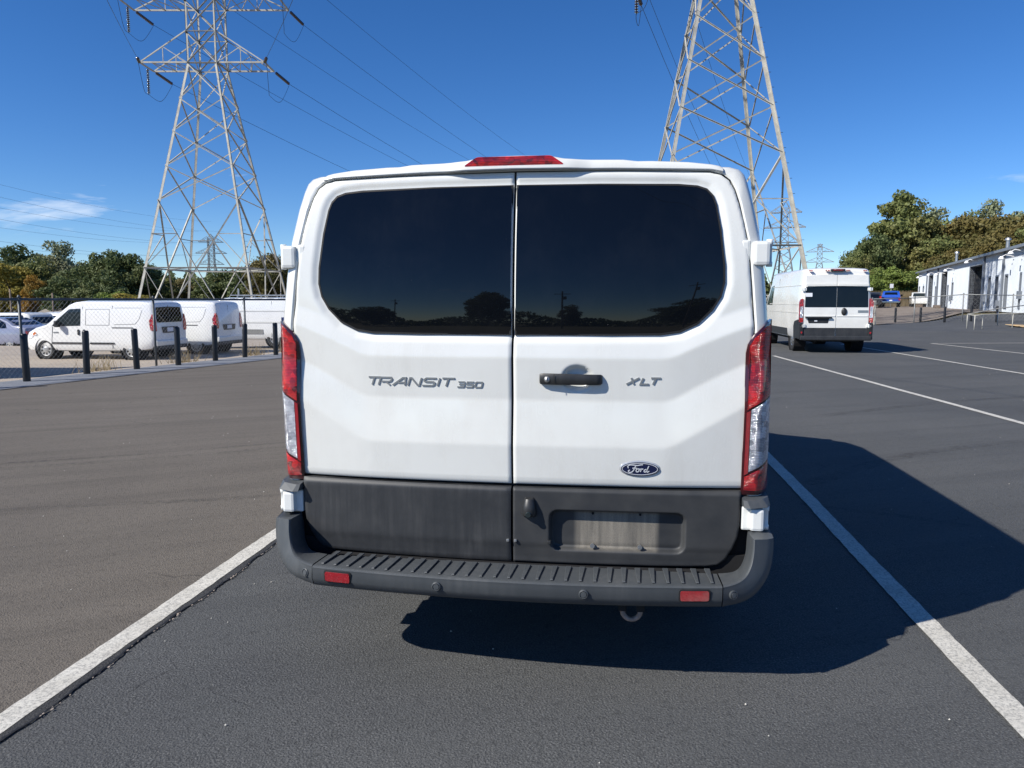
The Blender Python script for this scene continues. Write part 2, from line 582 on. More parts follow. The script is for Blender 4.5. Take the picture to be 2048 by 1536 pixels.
# ---- ground materials
def asphalt(name, base, dark, lite, speck, streak_ang, patch=.5, rough=.85, grain=1.0, streak=.6):
    """aggregate speckle, worn and smooth patches, long tyre streaks, hair cracks"""
    t = NT(name)
    v = t.pos()
    fine = t.noise(v, 115, 4, .74)
    mid = t.noise(v, 26, 3, .6)
    agg = t.voro(v, 120)
    big = t.noise(v, .33, 6, .62, .5)
    g = t.n.new('ShaderNodeNewGeometry')
    m1 = t.n.new('ShaderNodeMapping'); m1.inputs['Rotation'].default_value = (0, 0, -streak_ang)
    m2 = t.n.new('ShaderNodeMapping'); m2.inputs['Scale'].default_value = (.11, 2.4, 1)
    t.l.new(g.outputs['Position'], m1.inputs[0]); t.l.new(m1.outputs[0], m2.inputs[0])
    st1 = t.noise(m2.outputs[0], 1.0, 7, .66, .35)
    m3 = t.n.new('ShaderNodeMapping'); m3.inputs['Scale'].default_value = (.05, .9, 1)
    t.l.new(m1.outputs[0], m3.inputs[0])
    st2 = t.noise(m3.outputs[0], 1.0, 5, .6, .5)
    pm = t.noise(v, 1.15, 6, .68, .6)
    c = t.ramp(big, [(.30, dark), (.5, base), (.70, lite)])
    c = t.mix(t.ramp(st1, [(.46, (0,) * 3), (.70, (streak,) * 3)]), c, tuple(x * .72 for x in dark))
    c = t.mix(t.ramp(st2, [(.52, (0,) * 3), (.74, (streak * .8,) * 3)]), c, lite)
    c = t.mix(t.math('MULTIPLY', t.ramp(pm, [(.45, (0,) * 3), (.75, (1,) * 3)]), patch), c, lite)
    # grain is stronger on the worn patches
    gr = t.math('MULTIPLY', t.ramp(pm, [(.32, (.45,) * 3), (.62, (1.0,) * 3)]), grain)
    pit = t.math('MULTIPLY', t.ramp(fine, [(.38, (1,) * 3), (.50, (0,) * 3)]), gr)
    c = t.mix(t.math('MULTIPLY', pit, .9), c, tuple(x * .22 for x in dark))
    top = t.math('MULTIPLY', t.ramp(fine, [(.54, (0,) * 3), (.66, (1,) * 3)]), gr)
    c = t.mix(t.math('MULTIPLY', top, .75), c, speck)
    c = t.mix(t.math('MULTIPLY', t.ramp(mid, [(.36, (1,) * 3), (.46, (0,) * 3)]), .35), c, tuple(x * .5 for x in dark))
    # hair cracks
    wob = t.n.new('ShaderNodeMix'); wob.data_type = 'RGBA'
    cr_ = t.n.new('ShaderNodeTexNoise'); cr_.inputs['Scale'].default_value = 2.6; cr_.inputs['Detail'].default_value = 5
    t.l.new(v, cr_.inputs['Vector'])
    wob.inputs['Factor'].default_value = .22
    t.l.new(v, wob.inputs['A']); t.l.new(cr_.outputs['Color'], wob.inputs['B'])
    ed_ = t.voro(wob.outputs['Result'], 2.1, 'DISTANCE_TO_EDGE')
    ck = t.math('MULTIPLY', t.ramp(ed_, [(.003, (1,) * 3), (.009, (0,) * 3)]), t.ramp(t.noise(v, .9, 4), [(.56, (0,) * 3), (.66, (1,) * 3)]))
    c = t.mix(t.math('MULTIPLY', ck, .6), c, tuple(x * .25 for x in dark))
    # rare pale stones
    st = t.ramp(t.voro(v, 30), [(.0, (1,) * 3), (.07, (0,) * 3)])
    st = t.math('MULTIPLY', st, t.ramp(t.noise(v, 6, 2), [(.62, (0,) * 3), (.67, (1,) * 3)]))
    c = t.mix(st, c, (.40, .38, .34))
    t.set(color=c, rough=rough, spec=.3)
    t.bump(t.math('SUBTRACT', t.math('ADD', t.math('MULTIPLY', fine, 1.6), agg), t.math('MULTIPLY', ck, .8)), .6, .006)
    return t.m
asphalt('asphalt_new', (.090, .092, .091), (.074, .076, .077), (.108, .108, .105), (.27, .27, .262), R_(18), .30, grain=.72, streak=.55)
asphalt('asphalt_old', (.142, .124, .102), (.120, .105, .087), (.162, .142, .118), (.225, .203, .176), R_(25), .30, grain=.38, streak=.6)
asphalt('asphalt_ramp', (.080, .084, .090), (.066, .070, .076), (.10, .104, .108), (.16, .16, .16), R_(10), .3, grain=.5)

def rough_ground(name, a, b, c3, fs=30, rough=.95, big=.25):
    t = NT(name)
    v = t.pos()
    n = t.noise(v, fs, 6, .7); g = t.noise(v, big, 5, .6); m2 = t.noise(v, 2.2, 5, .65)
    c = t.mix(t.ramp(g, [(.35, (0,) * 3), (.65, (1,) * 3)]), a, b)
    c = t.mix(t.math('MULTIPLY', t.ramp(m2, [(.45, (0,) * 3), (.7, (1,) * 3)]), .6), c, c3)
    c = t.mix(t.math('MULTIPLY', t.ramp(n, [(.35, (1,) * 3), (.55, (0,) * 3)]), .55), c, tuple(x * .5 for x in a))
    t.set(color=c, rough=rough, spec=.2)
    t.bump(n, .6, .02)
    return t.m
rough_ground('gravel', (.40, .34, .275), (.33, .285, .235), (.46, .41, .345))
rough_ground('gravel_yard', (.25, .205, .165), (.20, .165, .135), (.30, .26, .215))
rough_ground('field', (.14, .115, .06), (.10, .095, .045), (.17, .14, .08), fs=8, big=.05)
rough_ground('concrete', (.24, .255, .28), (.19, .20, .225), (.30, .305, .31), fs=60)

t = NT('road_paint')
v = t.pos()
n = t.noise(v, 90, 5, .75); m2 = t.noise(v, 5, 5, .65)
c = t.mix(t.ramp(m2, [(.35, (0,) * 3), (.75, (1,) * 3)]), (.64, .615, .545), (.50, .475, .41))
wear = t.math('MULTIPLY', t.ramp(n, [(.36, (1,) * 3), (.54, (0,) * 3)]), .8)
c = t.mix(wear, c, (.17, .165, .155))
t.set(color=c, rough=.75); t.bump(n, .5, .005)

def leaves(name, a, b, c3):
    t = NT(name)
    g = t.n.new('ShaderNodeNewGeometry')
    rnd = g.outputs['Random Per Island']
    v = t.coord()
    n = t.noise(v, .32, 3)
    c = t.mix(rnd, a, b)
    c = t.mix(t.math('MULTIPLY', t.ramp(n, [(.42, (0,) * 3), (.66, (1,) * 3)]), .75), c, c3)
    t.set(color=c, rough=.6, spec=.25)
    tr = t.n.new('ShaderNodeBsdfTranslucent')
    t.l.new(c, tr.inputs[0])
    ms = t.n.new('ShaderNodeMixShader'); ms.inputs[0].default_value = .3
    t.l.new(t.b.outputs[0], ms.inputs[1]); t.l.new(tr.outputs[0], ms.inputs[2])
    t.l.new(ms.outputs[0], t.out.inputs[0])
    return t.m
leaves('leaf_dark', (.0709, .0992, .0378), (.1300, .1654, .0614), (.1654, .1773, .0709))
leaves('leaf_mid', (.1232, .1478, .0493), (.2128, .2352, .0806), (.2352, .2016, .0717))
leaves('leaf_pale', (.1903, .2211, .1179), (.2900, .3171, .1812), (.2356, .2356, .1359))
leaves('leaf_brown', (.115, .094, .030), (.205, .165, .055), (.105, .115, .040))
leaves('leaf_yellow', (.2754, .2350, .0454), (.3888, .3078, .0648), (.1620, .1620, .0486))
leaves('leaf_orange', (.3718, .2145, .0429), (.4862, .2860, .0572), (.2288, .1716, .0429))
leaves('leaf_bright', (.1632, .2208, .0480), (.2496, .3072, .0768), (.1344, .1632, .0480))
leaves('dry_grass', (.2990, .2275, .1300), (.4030, .3250, .2015), (.2340, .1820, .0975))
simple('bark', (.13, .11, .09), .9, 0, .35, 12, bump=.5)
simple('bark_pale', (.42, .40, .35), .85, 0, .25, 6)
simple('galvanised', (.42, .405, .355), .65, .1, .22, 3.0)
simple('galv_dark', (.25, .255, .25), .6, .35, .2, 2.0)
simple('insulator', (.030, .012, .010), .14, 0, .2, 20, coat=1)
simple('wire', (.035, .04, .045), .5, .6)
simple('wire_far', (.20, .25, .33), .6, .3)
simple('fence_wire', (.42, .43, .43), .5, .4, .1)
simple('fence_post', (.10, .11, .115), .5, .4, .2)
simple('bollard_black', (.008, .008, .009), .38, 0, .2)
simple('metal_wall', (.54, .575, .61), .55, 0, .07, .6)
simple('metal_trim', (.20, .22, .25), .5, .2, .1)
simple('roof_metal', (.33, .36, .40), .45, .4, .1)
simple('tan_wall', (.45, .40, .32), .8)
simple('tan_roof', (.26, .235, .20), .85)
simple('white_wall', (.62, .62, .60), .7)
simple('plywood', (.55, .38, .20), .8, 0, .2, 5)
simple('wood_pole', (.17, .13, .10), .9, 0, .3, 4)
simple('sign_white', (.8, .8, .8), .5, 0, .03)
M = MATS

# ------------------------------------------------------------------ terrain
FENCE_P = (-9.22, 14.26)
FENCE_D = (0.353, 0.9356)
def fence_side(x, y):
    """distance beyond the bollard line, positive on the gravel side"""
    dx, dy = x - FENCE_P[0], y - FENCE_P[1]
    return -(dx * FENCE_D[1] - dy * FENCE_D[0])
def ground_z(x, y):
    z = 0.0
    s_ = fence_side(x, y)
    if s_ > 0.4 and x < 20:
        z += -0.33 * sstep(0.4, 4.0, s_)
        z += -0.027 * max(0.0, y - 27) * sstep(2, 12, s_) * (1 if y < 160 else 160 / y)
    if y > 30 and x > 0:
        a = x / y
        L = lerp(52.0, 12.0, min(1, max(0, (a - .50) / .09)))
        z += 0.75 * min(1.0, max(0.0, (y - 37.0) / L)) * sstep(.30, .44, a)
    return z

def sheet(name, poly, step, mat, lift, kind='structure', parent=None):
    pts, faces = grid_fill(ccw(poly), step)
    me = bpy.data.meshes.new(name)
    me.from_pydata([(p[0], p[1], ground_z(p[0], p[1]) + lift) for p in pts], [], faces)
    o = link(name, me, mat, parent, True)
    if kind and parent is None: o['kind'] = kind
    return o

def at(px, d, z=0.0):
    """X of a point d metres ahead of the camera at height z that lies in a given image column"""
    return (px - 1024) / 1500 * (d * math.cos(PITCH) - (z - CAM_H) * math.sin(PITCH))
def hz(py, d):
    """height of an image row at depth d"""
    a = math.atan((768 - py) / 1500) - PITCH
    return CAM_H + math.tan(a) * d
# ================================================================== SETTING
# one big sheet of ground out to the horizon
def axis_pts(lo, hi, near, step):
    a = list(np.arange(-near, near + .01, step))
    v = near
    while v < hi: v *= 1.35; a.append(min(v, hi))
    v = -near
    while v > lo: v *= 1.35; a.insert(0, max(v, lo))
    return a
gx = axis_pts(-3500, 3500, 60, 3.0)
gy = axis_pts(-3500, 3500, 99, 3.0)
vv, ff = [], []
for y in gy:
    for x in gx:
        vv.append((x, y, ground_z(x, y) - .09))
nx = len(gx)
for j in range(len(gy) - 1):
    for i in range(nx - 1):
        ff.append((j * nx + i, j * nx + i + 1, (j + 1) * nx + i + 1, (j + 1) * nx + i))
me = bpy.data.meshes.new('ground'); me.from_pydata(vv, [], ff)
tag(link('ground', me, M['field'], None, True), kind='structure')

def off_fence(t, s):
    """point t metres along the bollard line, s metres beyond it"""
    return (FENCE_P[0] + FENCE_D[0] * t - FENCE_D[1] * s, FENCE_P[1] + FENCE_D[1] * t + FENCE_D[0] * s)
def stall_x(y):                      # left edge of the near left bay line
    return -1.927 + 0.1385 * (y - 2.666)

sheet('parking_lot', [(stall_x(-40) + .05, -40), (75, -40), (75, 37.2), (stall_x(37.2) + .05, 37.2)], 2.0, M['asphalt_new'], .0)
sheet('drive_lane', [(stall_x(-40) + .05, -40), (stall_x(37.2) + .05, 37.2), off_fence(24.5, -.75), off_fence(-50, -.75), (-26.5, -40)], 2.0, M['asphalt_old'], .002)
sheet('asphalt_ramp', [(14.0, 37.2), (75, 37.2), (75, 46), (30, 47.5), (23.5, 45.5), (17.5, 41)], .8, M['asphalt_ramp'], .001)
sheet('gravel_yard', [(16.5, 40.2), (23.5, 45.3), (30, 47.3), (44, 62), (75, 130), (40, 135), (20, 60)], 2.0, M['gravel_yard'], -.004)
sheet('gravel_lot', [off_fence(-60, -.1), off_fence(50, -.1), off_fence(60, 60), off_fence(-30, 70), off_fence(-60, 40)], 2.0, M['gravel'], -.012)
sheet('concrete_strip', [off_fence(-60, -.78), off_fence(30, -.78), off_fence(30, .42), off_fence(-60, .42)], 1.0, M['concrete'], .006)

# thin line of tar along the edge of the lane
m = MB()
ts = np.linspace(-25, 26, 120)
rr = random.Random(3)
vs_, fs_ = [], []
for i, tt in enumerate(ts):
    w = .02 + .025 * rr.random(); o = -.83 + .02 * math.sin(tt * .9) + rr.uniform(-.01, .01)
    for s_ in (o - w, o + w):
        p = off_fence(tt, s_); vs_.append((p[0], p[1], .010))
    if i: fs_.append((2 * i - 2, 2 * i - 1, 2 * i + 1, 2 * i))
m.add(vs_, fs_)
tag(m.build('tar_seam', M['seal'], None), kind='structure')

# painted lines: strips with slightly ragged edges
def paint_strip(name, a, b, w, seed, lift=.006, wob=.006):
    rr = random.Random(seed)
    a, b = Vector(a), Vector(b)
    d = (b - a); L = d.length; d.normalize()
    n_ = Vector((d.y, -d.x))
    k = max(4, int(L / .06)); k = min(k, 500)
    vs_, fs_ = [], []
    for i in range(k + 1):
        p = a + d * (L * i / k)
        q = math.sin(i * .11 + seed) * wob * .6
        l = p - n_ * (w / 2 + rr.uniform(-wob, wob) * .5 + q); r = p + n_ * (w / 2 + rr.uniform(-wob, wob) * .5 - q)
        vs_ += [(l.x, l.y, ground_z(l.x, l.y) + lift), (r.x, r.y, ground_z(r.x, r.y) + lift)]
        if i: fs_.append((2 * i - 2, 2 * i - 1, 2 * i + 1, 2 * i))
    me = bpy.data.meshes.new(name); me.from_pydata(vs_, [], fs_)
    o = link(name, me, M['road_paint'])
    o['kind'] = 'structure'
    return o
paint_strip('bay_line', (stall_x(1.0) + .054, 1.0), (stall_x(9.5) + .054, 9.5), .108, 1)
paint_strip('bay_line', (1.883 - .14 * 1.6, 1.03), (1.883 + .14 * 7.2, 9.83), .110, 2)
paint_strip('bay_line', (6.44 - .42, 3.5), (7.30, 20.9), .105, 3)
paint_strip('bay_line', (10.79 - .55, 8.6), (11.62, 26.5), .105, 4)
paint_strip('bay_line', (14.98, 26.86), (20.5, 27.3), .11, 5, wob=.012)
paint_strip('bay_line', (15.02, 26.80), (14.72, 17.0), .11, 6, wob=.012)

# cracked joint beside the near left line: a dark ragged groove with broken edges
rr = random.Random(11)
vs_, fs_, chips = [], [], MB()
N = 420
yy = np.linspace(1.2, 7.5, N)
for i, y in enumerate(yy):
    c = stall_x(y) + .150 + .010 * math.sin(y * 5.1) + .006 * math.sin(y * 17) + rr.uniform(-.004, .004)
    w = .002 + .006 * abs(math.sin(y * 3.3 + math.sin(y * 7))) * rr.uniform(.3, 1.0)
    vs_ += [(c - w, y, .0065), (c + w, y, .0065)]
    if i: fs_.append((2 * i - 2, 2 * i - 1, 2 * i + 1, 2 * i))
    if rr.random() < .30:
        r0 = rr.uniform(.002, .006)
        cx = c + w + rr.uniform(0.0, .012)
        k = rr.randint(4, 6)
        ring = [(cx + r0 * rr.uniform(.6, 1) * math.cos(2 * PI * q / k), y + 1.6 * r0 * rr.uniform(.6, 1) * math.sin(2 * PI * q / k), .006) for q in range(k)]
        top = [(p[0], p[1], .009) for p in ring]
        chips.add(ring + top, [tuple(range(k, 2 * k))] + [(q, (q + 1) % k, k + (q + 1) % k, k + q) for q in range(k)])
me = bpy.data.meshes.new('pavement_crack'); me.from_pydata(vs_, [], fs_)
tag(link('pavement_crack', me, M['seal']), kind='structure')
simple('chip', (.34, .28, .23), .9, 0, .3, 60)
tag(chips.build('broken_asphalt', M['chip']), 'pale crumbs of broken asphalt along the crack by the white line', 'rubble', kind='stuff')

# dark smooth strip between the line and the crack
vs_, fs_ = [], []
for i, y in enumerate(yy):
    vs_ += [(stall_x(y) + .100, y, .0045), (stall_x(y) + .148 + .010 * math.sin(y * 5.1), y, .0045)]
    if i: fs_.append((2 * i - 2, 2 * i - 1, 2 * i + 1, 2 * i))
me = bpy.data.meshes.new('seal_strip'); me.from_pydata(vs_, [], fs_)
asphalt('asphalt_seal', (.05, .05, .05), (.04, .04, .04), (.06, .06, .06), (.10, .10, .10), 0, .2, grain=.6)
tag(link('seal_strip', me, M['asphalt_seal']), kind='structure')

# faint tyre marks: thin worn dark films following the lane
t = NT('tyre_film')
v = t.pos()
n1 = t.noise(v, 14, 6, .7); n2 = t.noise(v, 1.3, 4, .6)
t.set(color=(.035, .033, .031), rough=.8, alpha=t.math('MULTIPLY', t.math('MULTIPLY', t.ramp(n1, [(.38, (0,) * 3), (.66, (1,) * 3)]), t.ramp(n2, [(.35, (.15,) * 3), (.65, (1,) * 3)])), .36))
def tyre_mark(pts, w, seed):
    rr = random.Random(seed)
    P = []
    for i in range(len(pts) - 1):
        p0, p1, p2, p3 = pts[max(i - 1, 0)], pts[i], pts[i + 1], pts[min(i + 2, len(pts) - 1)]
        for j in range(14):
            q = j / 14
            P.append([.5 * ((2 * p1[k]) + (-p0[k] + p2[k]) * q + (2 * p0[k] - 5 * p1[k] + 4 * p2[k] - p3[k]) * q * q + (-p0[k] + 3 * p1[k] - 3 * p2[k] + p3[k]) * q ** 3) for k in (0, 1)])
    vs_, fs_ = [], []
    for i, p in enumerate(P):
        a, b = P[max(i - 1, 0)], P[min(i + 1, len(P) - 1)]
        dx, dy = b[0] - a[0], b[1] - a[1]; L = math.hypot(dx, dy) or 1
        ww = w * rr.uniform(.8, 1.1)
        vs_ += [(p[0] - dy / L * ww, p[1] + dx / L * ww, .0042), (p[0] + dy / L * ww, p[1] - dx / L * ww, .0042)]
        if i: fs_.append((2 * i - 2, 2 * i - 1, 2 * i + 1, 2 * i))
    me = bpy.data.meshes.new('tyre_mark'); me.from_pydata(vs_, [], fs_)
    tag(link('tyre_mark', me, M['tyre_film']), kind='structure')
tyre_mark([(-6.6, 6.1), (-4.4, 6.9), (-3.0, 7.5), (-1.6, 8.3), (1.0, 9.6)], .07, 1)
tyre_mark([(-6.4, 6.5), (-4.2, 7.25), (-2.8, 7.9), (-1.4, 8.7), (1.0, 10.1)], .05, 2)
tyre_mark([(-4.6, 5.2), (-3.2, 5.55), (-2.2, 5.75), (-1.2, 6.1)], .05, 3)
tyre_mark([(2.2, 5.6), (2.9, 5.2), (3.5, 4.9), (4.6, 4.6), (6.5, 4.5)], .045, 4)
tyre_mark([(2.5, 6.2), (4.0, 7.4), (6.0, 8.3), (9.0, 9.2)], .08, 5)
tyre_mark([(4.2, 10.0), (7.0, 11.5), (10.5, 12.6), (14, 13.2)], .09, 6)
tyre_mark([(-.6, 1.9), (.3, 2.15), (1.0, 2.2), (1.7, 2.1)], .03, 7)

# loose grit scattered over the asphalt
m = MB(); rr = random.Random(5)
for _ in range(260):
    y = 1.6 + 26 * rr.random() ** 2.2; x = rr.uniform(-.7, .7) * (y + 1.0)
    if fence_side(x, y) > -1: continue
    r0 = rr.uniform(.0015, .005) * (1 + y * .03)
    m.add([(x - r0, y, .004), (x, y - r0, .004), (x + r0, y, .004), (x, y + r0, .004), (x, y, .004 + r0)], [(0, 1, 4), (1, 2, 4), (2, 3, 4), (3, 0, 4)])
simple('grit', (.55, .52, .46), .9, 0, .3, 40)
tag(m.build('loose_grit', M['grit']), 'tiny pale stones scattered over the asphalt', 'grit', kind='stuff')
# ================================================================== MAIN VAN
VYAW = R_(8.1)
VAN = empty('parked_van', (0.0, 3.07, 0.0), -VYAW)
tag(VAN, 'big white passenger van seen from behind, with dark rear windows and grey step bumper', 'van')

# rear surface of the doors: depth as a function of (x, z)
PZ = np.array([.30, .79, .82, .95, 1.14, 1.315, 1.405] + list(np.linspace(1.43, 2.12, 30)))
_g = np.linspace(1.43, 2.12, 30)
_t = np.clip((_g - 1.41) / .61, 0, 1.2)
_gl = .019 + np.cumsum(np.concatenate([[0.02], np.diff(_g)]) * np.tan(np.radians(0.1 + 13.5 * _t ** 1.25)))
PY = np.array([.042, .008, .006, -.003, .015, .004, .019] + list(_gl))
_fz = np.linspace(.25, 2.15, 1901)
_fy = np.interp(_fz, PZ, PY)
_k = np.exp(-np.linspace(-2.5, 2.5, 19) ** 2); _k /= _k.sum()
_fy = np.convolve(np.pad(_fy, 9, mode='edge'), _k, mode='valid')
def base_y(X, Z):
    X = np.asarray(X, float); Z = np.asarray(Z, float)
    a = np.abs(X) - .60
    sh = .59 * np.where(a > .08, a - .04, np.where(a > 0, a * a / .16, 0)) * np.clip((2.1 - Z) / .9, 0, 1)
    return np.interp(Z - sh, _fz, _fy) + .045 * X * X
def smooth01(t):
    t = np.clip(t, 0, 1); return t * t * (3 - 2 * t)

WIN = [(.011, 1.408), (.40, 1.410), (.60, 1.413), (.675, 1.424), (.745, 1.457), (.800, 1.512), (.832, 1.565), (.845, 1.62),
       (.843, 1.69), (.826, 1.83), (.808, 1.93), (.795, 1.965), (.772, 1.990), (.735, 2.003), (.66, 2.010), (.35, 2.017), (.011, 2.019)]
DOOR = [(.0045, .785), (.957, .785), (.963, 1.44), (.950, 1.60), (.934, 1.765), (.915, 1.86), (.897, 1.93), (.880, 1.985), (.858, 2.025),
        (.828, 2.048), (.785, 2.059), (.70, 2.064), (.35, 2.071), (.0045, 2.073)]
CLAD = [(.0045, .450), (.30, .450), (.60, .452), (.80, .456), (.850, .464), (.878, .486), (.905, .535), (.925, .586), (.931, .63), (.934, .776), (.0045, .772)]
mir = lambda p: [(-x, z) for x, z in p]

def door_fn(side):
    w = ccw([(side * x, z) for x, z in WIN])
    def fn(X, Z):
        d = base_y(X, Z)
        sdw = poly_dist(w, X, Z)
        d = d + .011 * (1 - smooth01((sdw - .004) / .034))
        # folded bottom lip
        d = d + .0025 * smooth01((.806 - Z) / .006)
        if side > 0:      # hand cup behind the handle
            q = ((X - .268) / .066) ** 2 + ((Z - 1.232) / .056) ** 2
            d = d + .024 * smooth01((1.0 - q) / .55)
        return d
    return fn
def glass_fn(X, Z): return base_y(X, Z) + .005

doors = {}
for side in (-1, 1):
    P = [(side * x, z) for x, z in DOOR]
    dr = panel('rear_door', P, door_fn(side), M['paint_white'], VAN, .0085, .03, rnd=.006)
    doors[side] = dr
    panel('window', [(side * x, z) for x, z in WIN], glass_fn, M['glass_tint'], dr, .02, .006)
    # rubber edge round the pane
    wp = ccw([(side * x, z) for x, z in WIN]); n = len(wp)
    cx = sum(p[0] for p in wp) / n; cz = sum(p[1] for p in wp) / n
    mm_ = MB(); vs_ = []
    for (x, z) in wp:
        dx, dz = x - cx, z - cz; L = math.hypot(dx, dz)
        for k, dep in ((-.004, .0035), (.004, .0035), (.005, .009)):
            xx, zz = x + dx / L * k, z + dz / L * k
            vs_.append((xx, float(base_y(xx, zz)) + dep, zz))
    fs_ = []
    for i in range(n):
        j = (i + 1) % n
        for q in (0, 1): fs_.append((3 * i + q, 3 * j + q, 3 * j + q + 1, 3 * i + q + 1))
    mm_.add(vs_, fs_); mm_.build('window_seal', M['seal'], dr)

# lower cladding on each door
PLATE = round_poly([(.156, .508), (.716, .508), (.716, .684), (.156, .684)], .045, 5)
def clad_fn(side):
    pl = ccw(PLATE)
    def fn(X, Z):
        d = base_y(X, Z) * 0 + .045 * X * X - .006
        d = d + .006 * smooth01((.545 - Z) / .03) * np.clip((.56 - Z) / .06, 0, 1.4)
        d = d + .008 * smooth01((Z - .762) / .008)
        if side > 0:
            s_ = poly_dist(pl, X, Z)
            d = d + .036 * smooth01(-s_ / .013)
        return d
    return fn
# dirty floor of the number plate recess
t = NT('clad_dirty')
v = t.coord()
sx = t.n.new('ShaderNodeSeparateXYZ'); t.l.new(v, sx.inputs[0])
def boxmask(lo, hi, axis, soft):
    a = t.n.new('ShaderNodeMapRange'); a.interpolation_type = 'SMOOTHSTEP'
    t.l.new(sx.outputs[axis], a.inputs[0])
    a.inputs[1].default_value = lo - soft; a.inputs[2].default_value = lo + soft
    b = t.n.new('ShaderNodeMapRange'); b.interpolation_type = 'SMOOTHSTEP'
    t.l.new(sx.outputs[axis], b.inputs[0])
    b.inputs[1].default_value = hi - soft; b.inputs[2].default_value = hi + soft
    return t.math('SUBTRACT', a.outputs[0], b.outputs[0])
mk_ = t.math('MULTIPLY', boxmask(.265, .605, 0, .012), boxmask(.515, .672, 2, .010))
n1 = t.noise(t.coord(scale=(34, 34, 2.5)), 1, 5, .6); n2 = t.noise(v, 300, 4, .7); n3 = t.noise(v, 5, 5)
f = t.math('MULTIPLY', mk_, t.ramp(n1, [(.30, (.35,) * 3), (.7, (1,) * 3)]))
f = t.math('MULTIPLY', f, t.ramp(n2, [(.3, (.6,) * 3), (.6, (1,) * 3)]))
base = t.mix(t.math('MULTIPLY', t.ramp(n3, [(.4, (0,) * 3), (.8, (1,) * 3)]), .22), (.022, .024, .027), (.17, .165, .15))
c = t.mix(t.math('MULTIPLY', f, .9), base, (.30, .27, .22))
t.set(color=c, rough=.6)
t.bump(t.noise(v, 420, 2), .10, .001)
for side in (-1, 1):
    c_ = panel('lower_cladding', [(side * x, z) for x, z in CLAD], clad_fn(side), M['cladding'] if side < 0 else M['clad_dirty'], doors[side],
               .012 if side < 0 else .0055, .03, rnd=.006)
    tag(c_, 'grey plastic lower door cladding' if side < 0 else 'grey plastic lower cladding with dusty number plate recess')
for bx in (.337, .532):
    m = MB(); m.lathe([(.0, -.004), (.010, -.004), (.010, .004), (.006, .004), (.006, .020), (.0, .020)], 'y', 12, (bx, .008 + .045 * bx * bx, .531))
    m.build('plate_bolt', M['steel'], doors[1])
for bx in (.337, .532):
    m = MB(); m.lathe([(.0, 0), (.005, 0), (.005, .01), (.0, .01)], 'y', 10, (bx, .024 + .045 * bx * bx, .664))
    m.build('plate_hole', M['dark_void'], doors[1])
m = MB(); m.bbox(.150, .166, -.022, .0, .540, .553, .003); m.build('door_bumper', M['black_trim'], doors[1])
for sx_ in (-1, 1):
    m = MB(); m.bbox(sx_ * .010, sx_ * .022, -.016, .0, .540, .552, .003); m.build('door_bumper', M['steel'], doors[sx_])

# reversing camera bump
m = MB()
vs_ = []; K = 14
secs = [(.733, .018, .004), (.728, .021, .020), (.705, .027, .034), (.676, .031, .040), (.660, .031, .034), (.650, .024, .004)]
for (z, hw, dp) in secs:
    for k in range(K + 1):
        a = PI * k / K
        vs_.append((.074 + hw * math.cos(a), -.004 - dp * math.sin(a) ** .7, z))
fs_ = [(i * (K + 1) + k, i * (K + 1) + k + 1, (i + 1) * (K + 1) + k + 1, (i + 1) * (K + 1) + k) for i in range(len(secs) - 1) for k in range(K)]
m.add(vs_, fs_)
shade_auto(m.build('reversing_camera', M['black_trim'], doors[1], True), 40)
m = MB(); m.lathe([(.0, -.004), (.010, -.004), (.013, .0), (.013, .01)], 'y', 16, (.074, -.044, .668)); m.build('camera_lens', M['glass_clear'], doors[1])

# handle: moulded bar with key cylinder
m = MB()
path = [(.112, .0), (.117, -.007), (.132, -.012), (.20, -.017), (.30, -.018), (.345, -.016), (.362, -.010), (.370, .0)]
hh = [.017, .021, .0225, .0225, .0215, .021, .0205, .017]
secs = []
def by(x, z): return float(base_y(x, z))
for (px, py), hz_ in zip(path, hh):
    zc = 1.229 - .02 * (px - .24) * .3
    ring = []
    for k in range(12):
        a = 2 * PI * k / 12
        ring.append((px, by(px, zc) + py + .010 * math.cos(a) if abs(py) > .001 else by(px, zc) + .006 + .006 * math.cos(a), zc + hz_ * max(-1, min(1, 1.25 * math.sin(a)))))
    secs.append(ring)
m.add([p for r in secs for p in r], [(i * 12 + k, i * 12 + (k + 1) % 12, (i + 1) * 12 + (k + 1) % 12, (i + 1) * 12 + k) for i in range(len(secs) - 1) for k in range(12)] + [tuple(range(12)), tuple(range(84, 96))])
hd = shade_auto(m.build('door_handle', M['black_trim'], doors[1], True), 50)
m = MB(); m.lathe([(0, -.003), (.009, -.003), (.0125, .001), (.0125, .02)], 'y', 18, (.146, by(.146, 1.229) - .024, 1.229)); m.build('key_cylinder', M['steel'], hd, True)
m = MB(); m.box(.1445, .1475, by(.146, 1.229) - .0285, by(.146, 1.229) - .022, 1.224, 1.235); m.build('key_slot', M['dark_void'], hd)
m = MB(); m.box(.1735, .1755, by(.175, 1.229) - .0285, by(.175, 1.229) - .03, 1.209, 1.249); m.build('handle_joint', M['seal'], hd)

